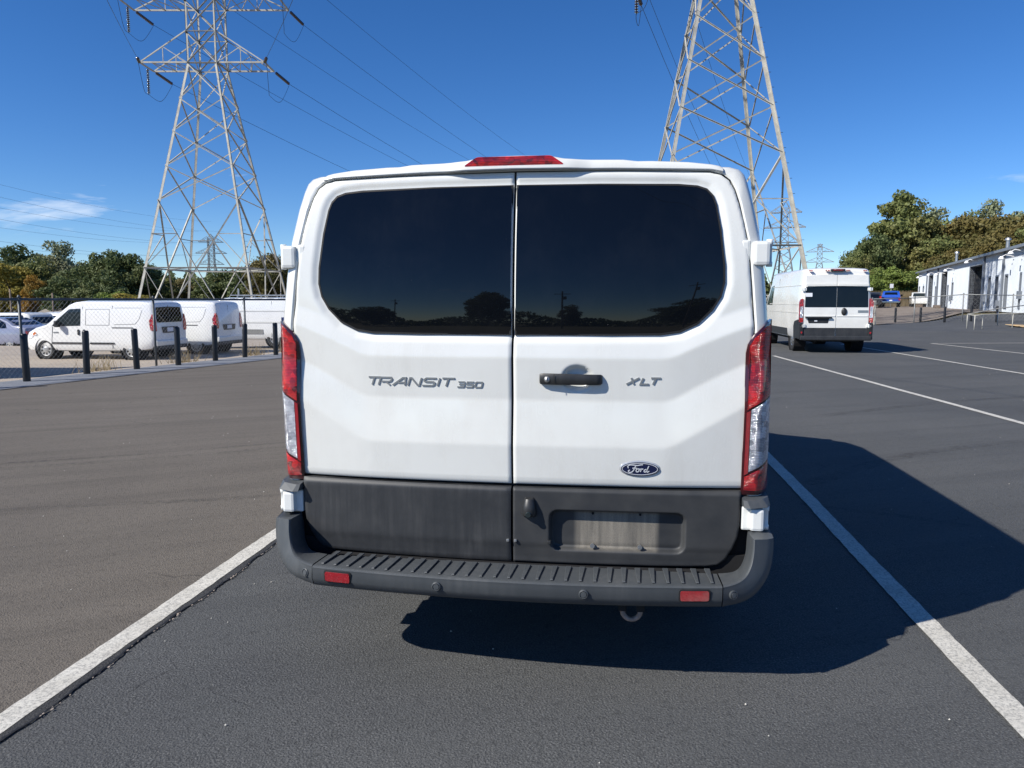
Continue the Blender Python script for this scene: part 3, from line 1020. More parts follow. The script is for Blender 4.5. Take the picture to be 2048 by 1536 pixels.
# ---- raised lettering and oval badge
GLY = {
 'T': (1.45, [[(0, 1), (1.45, 1)], [(.72, 1), (.72, 0)]]),
 'R': (1.45, [[(0, 0), (0, .98), (1.25, .98), (1.42, .80), (1.38, .58), (1.2, .46), (.25, .46)], [(.75, .46), (1.42, 0)]]),
 'A': (1.5, [[(0, 0), (.95, .97), (1.3, .97), (1.48, 0)], [(.52, .36), (1.38, .36)]]),
 'N': (1.4, [[(0, 0), (0, .97), (.18, .97), (1.2, .03), (1.38, .03), (1.38, 1)]]),
 'S': (1.4, [[(1.4, .97), (.2, .97), (.03, .80), (.08, .60), (.25, .52), (1.2, .50), (1.36, .40), (1.38, .18), (1.22, .03), (0, .03)]]),
 'I': (.0, [[(0, 0), (0, 1)]]),
 '3': (1.2, [[(0, .97), (1.1, .97), (1.2, .85), (1.2, .15), (1.1, .03), (0, .03)], [(.25, .5), (1.2, .5)]]),
 '5': (1.2, [[(1.2, .97), (.05, .97), (.05, .55), (1.1, .55), (1.2, .42), (1.2, .15), (1.1, .03), (0, .03)]]),
 '0': (1.2, [[(.1, .97), (1.1, .97), (1.2, .85), (1.2, .15), (1.1, .03), (.1, .03), (0, .15), (0, .85), (.1, .97)]]),
 'X': (1.5, [[(0, 0), (1.5, 1)], [(.3, 1), (1.15, 0)]]),
 'L': (1.25, [[(0, 1), (0, .03), (1.25, .03)]]),
}
def ribbon(m, pts, w, d0, d1, fdep):
    """flat band along a 2-D polyline, extruded in depth; fdep(x,z) gives the surface"""
    pts = [Vector(p) for p in pts]
    n = len(pts); L, Rr = [], []
    for i in range(n):
        a = (pts[i] - pts[i - 1]).normalized() if i else None
        b = (pts[i + 1] - pts[i]).normalized() if i < n - 1 else None
        if a is None: a = b
        if b is None: b = a
        na, nb = Vector((-a.y, a.x)), Vector((-b.y, b.x))
        mi = na + nb
        mi = mi / max(.35, mi.length_squared) * 2 if mi.length > .2 else na
        L.append(pts[i] + mi * (w / 2)); Rr.append(pts[i] - mi * (w / 2))
    vs_ = []
    for i in range(n):
        for p in (L[i], Rr[i]):
            s_ = fdep(p.x, p.y)
            vs_.append((p.x, s_ - d0, p.y)); vs_.append((p.x, s_ - d1, p.y))
    fs_ = []
    for i in range(n - 1):
        o, q = 4 * i, 4 * i + 4
        fs_ += [(o + 1, o + 3, q + 3, q + 1), (o, o + 1, q + 1, q), (o + 3, o + 2, q + 2, q + 3)]
    fs_ += [(0, 2, 3, 1), (4 * n - 4, 4 * n - 3, 4 * n - 1, 4 * n - 2)]
    m.add(vs_, fs_)
def word(txt, x0, x1, z0, h, shear, parent, wt, gap=.34):
    gaps = gap if isinstance(gap, list) else [gap] * (len(txt) - 1)
    tot = sum(GLY[c][0] for c in txt) + sum(gaps)
    sc = (x1 - x0 - shear * h - wt) / tot
    x = 0
    for ci, c in enumerate(txt):
        wd, st = GLY[c]
        m = MB()
        for s_ in st:
            ribbon(m, [(x0 + wt / 2 + (x + p[0]) * sc + p[1] * shear * h, z0 + wt / 2 + p[1] * (h - wt)) for p in s_], wt, -.001, .0036, by)
        m.build('badge_letter', M['badge_metal'], parent)
        x += wd + (gaps + [0])[ci]
word('TRANSIT', -.636, -.240, 1.188, .040, .30, doors[-1], .0068, [.05, .30, .34, .36, .42, .30])
word('350', -.236, -.122, 1.186, .028, .22, doors[-1], .0052, .42)
word('XLT', .462, .606, 1.207, .033, .35, doors[1], .0070, [.62, -.05])

def oval(cx, cz, a, b, n=48): return [(cx + a * math.cos(2 * PI * k / n), cz + b * math.sin(2 * PI * k / n)) for k in range(n)]
OC = (.526, .864)
bad = panel('oval_badge', oval(*OC, .084, .0345), lambda X, Z: base_y(X, Z) - .004, M['badge_rim'], doors[1], .01, .008, rnd=.004)
panel('badge_field', oval(*OC, .0765, .0285), lambda X, Z: base_y(X, Z) - .0062, M['oval_blue'], bad, .01, .004)
m = MB()
ring_ = oval(*OC, .0715, .0243, 64); ribbon(m, ring_ + ring_[:1], .0022, .006, .0074, by)
m.build('badge_ring', M['badge_white'], bad)
def spl(pts, k=6):
    out = []
    n = len(pts)
    for i in range(n - 1):
        p0, p1, p2, p3 = pts[max(i - 1, 0)], pts[i], pts[i + 1], pts[min(i + 2, n - 1)]
        for j in range(k):
            t = j / k
            out.append(tuple(.5 * ((2 * p1[q]) + (-p0[q] + p2[q]) * t + (2 * p0[q] - 5 * p1[q] + 4 * p2[q] - p3[q]) * t * t + (-p0[q] + 3 * p1[q] - 3 * p2[q] + p3[q]) * t ** 3) for q in (0, 1)))
    out.append(tuple(pts[-1]))
    return out
SCR = [[(-.046, .003), (-.049, .010), (-.040, .0165), (-.025, .0165), (-.010, .0150), (.002, .0175), (.012, .0185)],
       [(-.016, .0155), (-.021, .004), (-.027, -.008), (-.035, -.0145), (-.044, -.0140), (-.046, -.008), (-.040, -.005)],
       [(-.030, .0025), (-.020, .004), (-.012, .0025)],
       [(-.010, .001), (-.015, -.005), (-.014, -.011), (-.008, -.012), (-.003, -.006), (-.004, .000), (-.010, .001)],
       [(-.003, .000), (.003, -.001), (.006, .0005), (.004, -.006), (.002, -.012)],
       [(.004, -.005), (.009, .000), (.014, .000)],
       [(.026, -.001), (.020, -.003), (.017, -.009), (.021, -.0125), (.027, -.008), (.030, .000)],
       [(.036, .0135), (.031, .001), (.028, -.009), (.031, -.0125), (.038, -.008)]]
for st in SCR:
    m = MB(); ribbon(m, spl([(OC[0] + p[0], OC[1] + p[1]) for p in st]), .0036, .006, .0078, by)
    m.build('badge_script', M['badge_white'], bad)

# ---- body shell: loft from the door opening out to the flanks and forward to the nose
OUT = [(1.030, .50), (1.036, .60), (1.036, .76), (1.034, 1.10), (1.028, 1.46), (1.010, 1.66), (.988, 1.81), (.962, 1.94), (.942, 2.02), (.930, 2.056), (.912, 2.076), (.880, 2.086), (.40, 2.110), (0, 2.116)]
INN = [(.968, .50), (.968, .60), (.968, .76), (.968, 1.10), (.971, 1.44), (.958, 1.60), (.942, 1.765), (.905, 1.932), (.888, 1.988), (.868, 2.030), (.838, 2.054), (.787, 2.067), (.40, 2.077), (0, 2.081)]
INN = [(x - .003 if x > .7 else x, z - (.002 if z > 2.02 else 0)) for x, z in INN]
def full(h): return h + [(-x, z) for x, z in h[-2::-1]]
OUTF, INNF = full(OUT), full(INN)
NP = len(OUTF)
rows = []
def row(pts, yfn): rows.append([(x, float(yfn(x, z)), z) for (x, z) in pts])
row(INNF, lambda x, z: by(x, z) + .045)
row(INNF, lambda x, z: by(x, z) + .006)
mixp = lambda t: [(lerp(a[0], b[0], t), lerp(a[1], b[1], t)) for a, b in zip(INNF, OUTF)]
row(mixp(.12), lambda x, z: by(x, z) + .001)
row(mixp(.60), lambda x, z: by(x, z) + .008)
row(mixp(.85), lambda x, z: by(x, z) + .024)
row(mixp(.97), lambda x, z: by(x, z) + .055)
row(OUTF, lambda x, z: by(x, z) + .10)
# stations towards the front: (y, roof factor height, width factor)
def front(y, ztop, wf, zlow=.50):
    pts = []
    for (x, z) in OUTF:
        zz = z
        if z > 1.05: zz = 1.05 + (z - 1.05) * (ztop - 1.05) / (2.118 - 1.05)
        if ztop < 1.6 and z > 1.5: pass
        xx = x * wf
        if ztop < 1.9 and abs(x) > .8:      # the flanks stand up again below the screen
            k = (1.9 - ztop) / .9
            xx = math.copysign(lerp(abs(x), 1.03 - .12 * max(0, (zz - .9)), min(1, k)), x) * wf
        pts.append((xx, max(zlow, zz)))
    row(pts, lambda x, z: y)
front(.45, 2.125, 1.0); front(1.5, 2.13, 1.0); front(3.0, 2.13, 1.0); front(3.75, 2.11, .998)
front(4.05, 2.04, .995); front(4.45, 1.80, .99); front(4.95, 1.36, .985); front(5.12, 1.25, .98)
front(5.45, 1.16, .95); front(5.72, 1.06, .88); front(5.86, .95, .78); front(5.93, .80, .66)
m = MB()
m.add([p for r in rows for p in r], [(i * NP + k, i * NP + k + 1, (i + 1) * NP + k + 1, (i + 1) * NP + k) for i in range(len(rows) - 1) for k in range(NP - 1)])
n0 = (len(rows) - 1) * NP
m.f.append(tuple(range(n0, n0 + NP)))
body = shade_auto(m.build('body', M['paint_white'], VAN), 45)
# underbody pan and the dark wall behind the door gaps
m = MB(); m.box(-.72, .72, .10, 5.7, .36, .47); m.box(-.98, .98, .12, 5.6, .47, .52); m.build('underbody', M['under'], VAN)
panel('door_aperture', [(x, z) for x, z in [(-.972, .43), (.972, .43), (.972, 1.44), (.944, 1.765), (.907, 1.932), (.866, 2.034), (.79, 2.069), (0, 2.083), (-.79, 2.069), (-.866, 2.034), (-.907, 1.932), (-.944, 1.765), (-.972, 1.44)]],
      lambda X, Z: base_y(X, Z) + .034, M['seal'], VAN, .05, .02)

# ---- rear roof cap with the high brake light
m = MB()
xs = np.linspace(-.835, .835, 120)
def cap_top(x):
    return float(np.interp(abs(x), [0, .12, .165, .20, .27, .44, .495, .55, .70, .79, .82, .835], [2.138, 2.1365, 2.130, 2.1225, 2.119, 2.116, 2.109, 2.109, 2.102, 2.092, 2.086, 2.078]))
def cap_bot(x): return float(np.interp(abs(x), [0, .40, .787, .835], [2.0815, 2.0775, 2.0675, 2.058]))
secs = []
for x in xs:
    zb, zt = cap_bot(x), cap_top(x)
    y0 = by(x, 2.07) - .012 - .018 * sstep(.32, .20, abs(x))
    secs.append([(x, y0 + .05, zb), (x, y0 + .003, zb), (x, y0, zb + .004), (x, y0 + .004, zt - .010), (x, y0 + .012, zt - .002), (x, y0 + .03, zt), (x, y0 + .25, lerp(zt, 2.124, .5)), (x, y0 + .45, 2.112)])
k = len(secs[0])
m.add([p for s_ in secs for p in s_], [(i * k + j, i * k + j + 1, (i + 1) * k + j + 1, (i + 1) * k + j) for i in range(len(secs) - 1) for j in range(k - 1)] + [tuple(range(k)), tuple(range((len(secs) - 1) * k, len(secs) * k))])
cap = shade_auto(m.build('roof_cap', M['paint_white'], VAN), 40)
panel('brake_light', round_poly([(-.214, 2.0965), (.204, 2.0965), (.150, 2.1325), (-.158, 2.1325)], .012, 4), lambda X, Z: base_y(X, 2.07 + 0 * Z) - .0325, M['lens_red'], cap, .015, .02, rnd=.003)

# ---- tail lights: slanted red and clear lenses in a dark red housing
def wrap(X, Z, lift):
    a = np.clip((np.abs(X) - .99) / .05, 0, 1.4)
    return np.minimum(base_y(X, Z), .045 * X * X + .03) - lift + .055 * a ** 2
t = simple('lamp_housing', (.045, .002, .004), .25, 0, .2, 20, coat=1.0)
for side in (-1, 1):
    S = lambda p: [(side * x, z) for x, z in p]
    tl = panel('tail_light', S([(.934, .762), (1.056, .757), (1.040, 1.474), (1.005, 1.452), (.958, 1.408), (.940, 1.375), (.934, 1.34)]), lambda X, Z: wrap(X, Z, .016), M['lamp_housing'], VAN, .02, .05, rnd=.006)
    fl = lambda X, Z: wrap(X, Z, .021)
    panel('red_lens', S([(.946, 1.115), (1.0445, 1.172), (1.037, 1.458), (1.006, 1.438), (.964, 1.398), (.947, 1.365)]), fl, M['lens_red'], tl, .02, .012, rnd=.003)
    panel('clear_lens', S([(.960, .858), (1.0505, .902), (1.0445, 1.164), (.960, 1.114)]), fl, M['lens_clear'], tl, .02, .012, rnd=.003)
    panel('red_lens', S([(.944, .782), (1.0525, .776), (1.0505, .893), (.944, .838)]), fl, M['lens_red'], tl, .02, .012, rnd=.003)
    panel('red_lens', S([(.943, .845), (.957, .853), (.957, 1.110), (.943, 1.102)]), fl, M['lens_red_plain'], tl, .02, .010, rnd=.002)

# ---- corner caps, hinges
for side in (-1, 1):
    def SB(x0, x1, *a): return (min(side * x0, side * x1), max(side * x0, side * x1)) + a
    m = MB()
    top = [(.936, .07, .757), (1.046, .14, .757), (1.046, .075, .753), (1.02, .035, .750), (.955, .012, .746), (.940, .016, .747)]
    bot = [(.936, .07, .722), (1.050, .14, .722), (1.054, .065, .722), (1.038, .015, .722), (.965, -.012, .720), (.942, -.006, .721)]
    m.add([(side * a, b, c) for a, b, c in top + bot], [tuple(range(6)), tuple(range(6, 12))] + [(i, (i + 1) % 6, 6 + (i + 1) % 6, 6 + i) for i in range(6)])
    o = m.build('corner_cap', M['bumper'], VAN)
    # lower hinge
    m = MB(); m.bbox(*SB(.938, 1.030), .035, .12, .618, .716, .008); hg = m.build('lower_hinge', M['hinge_white'], VAN)
    m = MB(); m.bbox(*SB(.968, 1.022), .006, .08, .622, .714, .012); m.build('hinge_leaf', M['hinge_white'], hg)
    m = MB(); m.lathe([(0, .622), (.012, .622), (.013, .640), (.010, .642), (.010, .698), (.013, .700), (.013, .720), (0, .720)], 'z', 12, (side * 1.036, .05, 0)); m.build('hinge_pin', M['hinge_white'], hg, True)
    # upper hinge
    m = MB(); m.bbox(*SB(.952, 1.018), .058, .16, 1.686, 1.782, .014); hg = m.build('upper_hinge', M['hinge_white'], VAN)
    m = MB(); m.bbox(*SB(.905, .944), .070, .12, 1.700, 1.788, .012); m.build('hinge_leaf', M['hinge_white'], hg)
    m = MB(); m.lathe([(0, 1.682), (.012, 1.682), (.013, 1.70), (.010, 1.703), (.010, 1.765), (.013, 1.768), (.013, 1.79), (0, 1.79)], 'z', 12, (side * 1.022, .105, 0)); m.build('hinge_pin', M['hinge_white'], hg, True)
    m = MB(); m.bbox(*SB(1.024, 1.042), .15, .19, 1.70, 1.755, .006); m.build('hinge_stop', M['black_trim'], hg)

# ---- step bumper: two wrapped corners and a ribbed step
def crom(ctrl, k):
    out = []
    n = len(ctrl)
    for i in range(n - 1):
        P = [ctrl[max(i - 1, 0)], ctrl[i], ctrl[i + 1], ctrl[min(i + 2, n - 1)]]
        for j in range(k):
            t = j / k
            out.append(tuple(.5 * ((2 * P[1][q]) + (-P[0][q] + P[2][q]) * t + (2 * P[0][q] - 5 * P[1][q] + 4 * P[2][q] - P[3][q]) * t * t + (-P[0][q] + 3 * P[1][q] - 3 * P[2][q] + P[3][q]) * t ** 3) for q in range(len(P[0]))))
    out.append(tuple(ctrl[-1]))
    return out
def bump_y(x): return -.265 + .060 * (abs(x) / .82) ** 2
# each control: In(x,y,z) Up(x,y,z) Lo(x,y,z)
CORN = [
 (.948, .045, .610, .952, -.075, .614, 1.044, -.020, .606),
 (.946, .040, .570, .948, -.090, .565, 1.040, -.040, .550),
 (.938, .030, .515, .936, -.110, .518, 1.022, -.070, .480),
 (.918, .010, .474, .912, -.140, .486, .980, -.112, .425),
 (.885, -.015, .458, .874, -.172, .472, .920, -.155, .393),
 (.826, -.028, .453, .824, bump_y(.824) + .004, .4665, .826, bump_y(.826) + .010, .379)]
def bumper_rows(c):
    """section points from the inner top edge round the face to the underside"""
    I, U, L = Vector(c[0:3]), Vector(c[3:6]), Vector(c[6:9])
    f = (L - U); w = f.length; f.normalize()
    g = (I - U).normalized()
    return [I + Vector((0, .02, -.05)), I, U + g * .020, U + g * .007 + f * .001, U + f * .006, U + f * .018,
            U + f * (w * .60) + Vector((0, -.006, 0)), L - f * .022, L - f * .004 + Vector((0, .006, 0)), L + Vector((0, .022, -.006)), L + Vector((0, .10, .010)), L + Vector((0, .22, .03))]
for side in (-1, 1):
    CS = [(c[0] + .018, c[1], c[2], c[3] + .018, c[4], c[5], c[6] + .016, c[7], c[8]) for c in CORN] if side > 0 else \
         [tuple(v_ - (.020 * (i_ / 5) ** 2 if k_ % 3 == 0 else 0) for k_, v_ in enumerate(c)) for i_, c in enumerate(CORN)]
    rws = [bumper_rows(c) for c in crom(CS, 6)]
    m = MB(); k = len(rws[0])
    m.add([(side * p.x, p.y, p.z) for r in rws for p in r], [(i * k + j, i * k + j + 1, (i + 1) * k + j + 1, (i + 1) * k + j) for i in range(len(rws) - 1) for j in range(k - 1)] + [tuple(range(k))])
    bc = shade_auto(m.build('bumper_corner', M['bumper'], VAN), 50)
    m = MB(); m.box(*sorted((side * .900, side * .990)), .075, .30, .43, .64); m.build('leak_filler', M['dark_void'], VAN)  # added filler, keeps sunlight from leaking past the bumper corner
    # side skirt joining the wheel arch
    m = MB(); m.bbox(*sorted((side * .985, side * 1.046)), .06, .75, .50, .625, .02); m.build('bumper_side', M['bumper'], VAN)
    # parking sensor
    sx_, sz_ = (-.838 if side < 0 else .882), .428
    m = MB(); m.lathe([(.0175, 0.02), (.0175, -.004), (.0145, -.0055), (.0125, -.002), (.0120, -.002), (.0105, -.006), (0, -.0065)], 'y', 20, (0, 0, 0))
    so = shade_auto(m.build('parking_sensor', M['bumper'], bc, True), 35); so.location = (sx_, -.1865, sz_); so.rotation_euler = (R_(-6), 0, side * R_(27))
rws = []
for x in np.linspace(-.8000, .8385, 61):
    y0 = bump_y(x)
    rws.append(bumper_rows((x, -.030, .452, x, y0, .465, x, y0 + .010, .379)))
m = MB(); k = len(rws[0])
m.add([p for r in rws for p in r], [(i * k + j, i * k + j + 1, (i + 1) * k + j + 1, (i + 1) * k + j) for i in range(len(rws) - 1) for j in range(k - 1)] + [tuple(range(k)), tuple(range((len(rws) - 1) * k, len(rws) * k))])
step = shade_auto(m.build('bumper_step', M['bumper'], VAN), 50)
# moulded tread ribs
m = MB()
m.add([(-.006, -.095, .001), (.006, -.095, .001), (.0125, .085, .001), (-.0125, .085, .001), (-.0040, -.092, .0045), (.0040, -.092, .0045), (.0105, .085, .0045), (-.0105, .085, .0045)],
      [(4, 5, 6, 7), (0, 1, 5, 4), (1, 2, 6, 5), (2, 3, 7, 6), (3, 0, 4, 7)])
rib0 = m.build('tread_rib', M['bumper'], step)
for i in range(29):
    x = -.766 + i * (1.57 / 28)
    rb = rib0 if i == 0 else rib0.copy()
    if i: COL.objects.link(rb)
    rb.parent = step
    rb.location = (x, bump_y(x) + .128, .4600); rb.rotation_euler = (-.055, 0, 0)
for side in (-1, 1):
    cx_ = -.686 if side < 0 else .734
    yb = lambda X, Z: np.array(-.265 + .060 * (np.abs(X) / .82) ** 2) - .005 + (.462 - Z) * .09
    pr = panel('reflector_recess', round_poly([(cx_ - .060, .4035), (cx_ + .060, .4035), (cx_ + .060, .4545), (cx_ - .060, .4545)], .012), lambda X, Z: yb(X, Z) - .003, M['black_trim'], step, .02, .01, rnd=.003)
    panel('reflector', round_poly([(cx_ - .054, .409), (cx_ + .054, .409), (cx_ + .054, .449), (cx_ - .054, .449)], .009), lambda X, Z: yb(X, Z) - .006, M['lens_red_plain'], pr, .02, .01, rnd=.002)
for sx_, sz_ in ((-.264, .428), (.314, .428)):
    m = MB(); m.lathe([(.0185, 0.02), (.0185, -.006), (.0150, -.008), (.0130, -.004), (.0125, -.004), (.0110, -.008), (0, -.0085)], 'y', 20, (sx_, bump_y(sx_) - .0012, sz_))
    shade_auto(m.build('parking_sensor', M['bumper'], step, True), 35)

# ---- below: towing eye, exhaust, axle, wheels
m = MB()
pth = [(.464, -.08, .33), (.464, -.08, .312)] + [(.500 - .036 * math.cos(PI * k / 8), -.085, .300 - .036 * math.sin(PI * k / 8)) for k in range(9)] + [(.536, -.08, .312), (.536, -.08, .33)]
m.tube(pth, .0105, 10); tow = m.build('towing_eye', M['rusty'], VAN, True)
m = MB(); m.bbox(.448, .480, -.11, .2, .305, .375, .004); m.bbox(.520, .552, -.11, .2, .305, .375, .004); m.build('towing_bracket', M['under'], tow)
m = MB(); m.tube([(.72, .9, .36), (.80, .25, .36), (.92, .02, .352)], .034, 14); m.build('exhaust_pipe', M['rusty'], VAN, True)
m = MB(); m.tube([(-.86, 1.10, .36), (.86, 1.10, .36)], .06, 10); m.lathe([(0, -.16), (.14, -.1), (.17, 0), (.14, .1), (0, .16)], 'y', 14, (0, 1.10, .37)); m.build('rear_axle', M['under'], VAN, True)
m = MB(); m.box(-.80, .80, -.027, .16, .385, .444); m.box(-.93, .93, .075, .16, .444, .50); m.box(.80, .965, .05, .17, .37, .505); m.box(-.965, -.80, .05, .17, .37, .505); m.build('light_blocker', M['dark_void'], VAN)  # added unseen boxes, block sunlight leaking between doors and bumper

def wheel_mesh(r, w, rim):
    """tyre lathed about x; outside face at +x"""
    m = MB()
    m.lathe([(rim, -w / 2 + .03), (rim + .012, -w / 2 + .012), (r - .05, -w / 2), (r - .014, -w / 2 + .018), (r, -w / 2 + .045), (r, -.008), (r - .008, -.006), (r - .008, .006), (r, .008), (r, w / 2 - .045), (r - .014, w / 2 - .018), (r - .05, w / 2), (rim + .012, w / 2 - .012), (rim, w / 2 - .03)], 'x', 36)
    me = bpy.data.meshes.new('wheel'); me.from_pydata(m.v, [], m.f)
    bm = bmesh.new(); bm.from_mesh(me); bmesh.ops.recalc_face_normals(bm, faces=bm.faces[:])
    for f in bm.faces: f.smooth = len(f.verts) == 4
    bm.to_mesh(me); bm.free()
    me.materials.append(M['rubber'])
    return me
def hub_mesh(rim, w, spokes, slot=.30):
    """dished hub cap with real openings between the spokes"""
    m = MB(); n = spokes * 4
    x0 = w / 2 - .018
    prof = [(rim * 1.02, x0 - .01), (rim * .94, x0 + .006), (rim * .86, x0), (rim * .50, x0 + .002), (rim * .34, x0 + .014), (rim * .20, x0 + .016)]
    vs_ = []
    for (rr_, a) in prof:
        for k in range(n):
            ang = 2 * PI * k / n
            vs_.append((a, rr_ * math.cos(ang), rr_ * math.sin(ang)))
    fs_ = []
    for i in range(len(prof) - 1):
        for k in range(n):
            if i == 2 and k % 4 in (0, 1): continue
            k2 = (k + 1) % n
            fs_.append((i * n + k, i * n + k2, (i + 1) * n + k2, (i + 1) * n + k))
    fs_.append(tuple(range(5 * n, 6 * n)))
    m.add(vs_, fs_)
    # dark drum behind the openings
    return m
def add_wheels(veh, tw, pos, r, w, rim, spokes, hubmat):
    """pos: list of (y, sides); tw half track"""
    wm = wheel_mesh(r, w, rim)
    hm = hub_mesh(rim, w, spokes)
    hme = bpy.data.meshes.new('hub_cap'); hme.from_pydata(hm.v, [], hm.f)
    bm = bmesh.new(); bm.from_mesh(hme); bmesh.ops.recalc_face_normals(bm, faces=bm.faces[:]); bm.to_mesh(hme); bm.free()
    hme.materials.append(hubmat)
    dm = MB(); dm.lathe([(rim * .99, -.02), (rim * .99, w / 2 - .05), (0, w / 2 - .05)], 'x', 24)
    dme = bpy.data.meshes.new('brake_drum'); dme.from_pydata(dm.v, [], dm.f); dme.materials.append(M['under'])
    for y in pos:
        for side in (-1, 1):
            wo = bpy.data.objects.new('wheel', wm); wo.parent = veh; COL.objects.link(wo)
            wo.location = (side * tw, y, r); wo.rotation_euler = (0, 0, 0 if side > 0 else PI)
            ho = bpy.data.objects.new('hub_cap', hme); ho.parent = wo; COL.objects.link(ho)
            do = bpy.data.objects.new('brake_drum', dme); do.parent = wo; COL.objects.link(do)
add_wheels(VAN, .928, (1.15, 4.88), .36, .235, .205, 8, M['hub'])

# flanks: side windows, sills, lamps and screen so the van holds up from the side
def flank_x(y, z):
    zz = [p[1] for p in OUT]; xx = [p[0] for p in OUT]
    return float(np.interp(z, zz, xx))
for side in (-1, 1):
    def fnx(U, Z, k=0): return side * (np.interp(Z, [p[1] for p in OUT[:12]], [p[0] for p in OUT[:12]]) + .004 - .001 * np.clip(U - 3.6, 0, 9))
    for (a, b) in ((.28, 1.45), (1.50, 2.62), (2.68, 3.55)):
        panel('side_window', round_poly([(a, 1.40), (b, 1.40), (b, 1.96), (a + .03, 1.96)], .05), fnx, M['glass_tint'], VAN, .06, .004, axis=0, sign=-side)
    panel('side_window', round_poly([(3.66, 1.34), (4.72, 1.34), (4.15, 1.93), (3.66, 1.96)], .05), lambda U, Z: fnx(U, Z) - side * .02 * (np.clip(U - 3.9, 0, 1)), M['glass_clear'], VAN, .06, .004, axis=0, sign=-side)
    panel('sill_trim', [(.80, .49), (5.2, .49), (5.2, .60), (.80, .60)], lambda U, Z: side * (1.040 + 0 * U), M['bumper'], VAN, .2, .01, axis=0, sign=-side)
    for y in (1.15, 4.88):
        aa = [PI * (k / 24) * 1.04 - .02 * PI for k in range(25)]
        panel('wheel_well', [(y + .42 * math.cos(a_), .44 + .42 * math.sin(a_)) for a_ in aa], lambda U, Z: side * (1.0375 + 0 * U), M['dark_void'], VAN, .2, .008, axis=0, sign=-side)
        m = MB(); m.tube([(side * 1.039, y + .435 * math.cos(a_), .44 + .435 * math.sin(a_)) for a_ in aa], .018, 6); m.build('wheel_arch', M['bumper'], VAN)
    m = MB(); m.bbox(*sorted((side * 1.06, side * 1.24)), 4.42, 4.58, 1.24, 1.56, .03); mo = m.build('door_mirror', M['black_trim'], VAN)
    m = MB(); m.bbox(*sorted((side * .98, side * 1.08)), 4.46, 4.54, 1.26, 1.34, .01); m.build('mirror_arm', M['black_trim'], mo)
    m = MB(); m.bbox(*sorted((side * .55, side * .80)), 5.70, 5.87, .82, 1.02, .03); m.build('headlight', M['lens_clear'], VAN)
m = MB(); m.add([(-.84, 4.99, 1.36), (.84, 4.99, 1.36), (.74, 4.06, 2.075), (-.74, 4.06, 2.075)], [(0, 1, 2, 3)])
m.build('windscreen', M['glass_clear'], VAN)
m = MB(); m.bbox(-.7, .7, 5.80, 5.98, .42, .78, .04); m.build('front_bumper', M['bumper'], VAN)
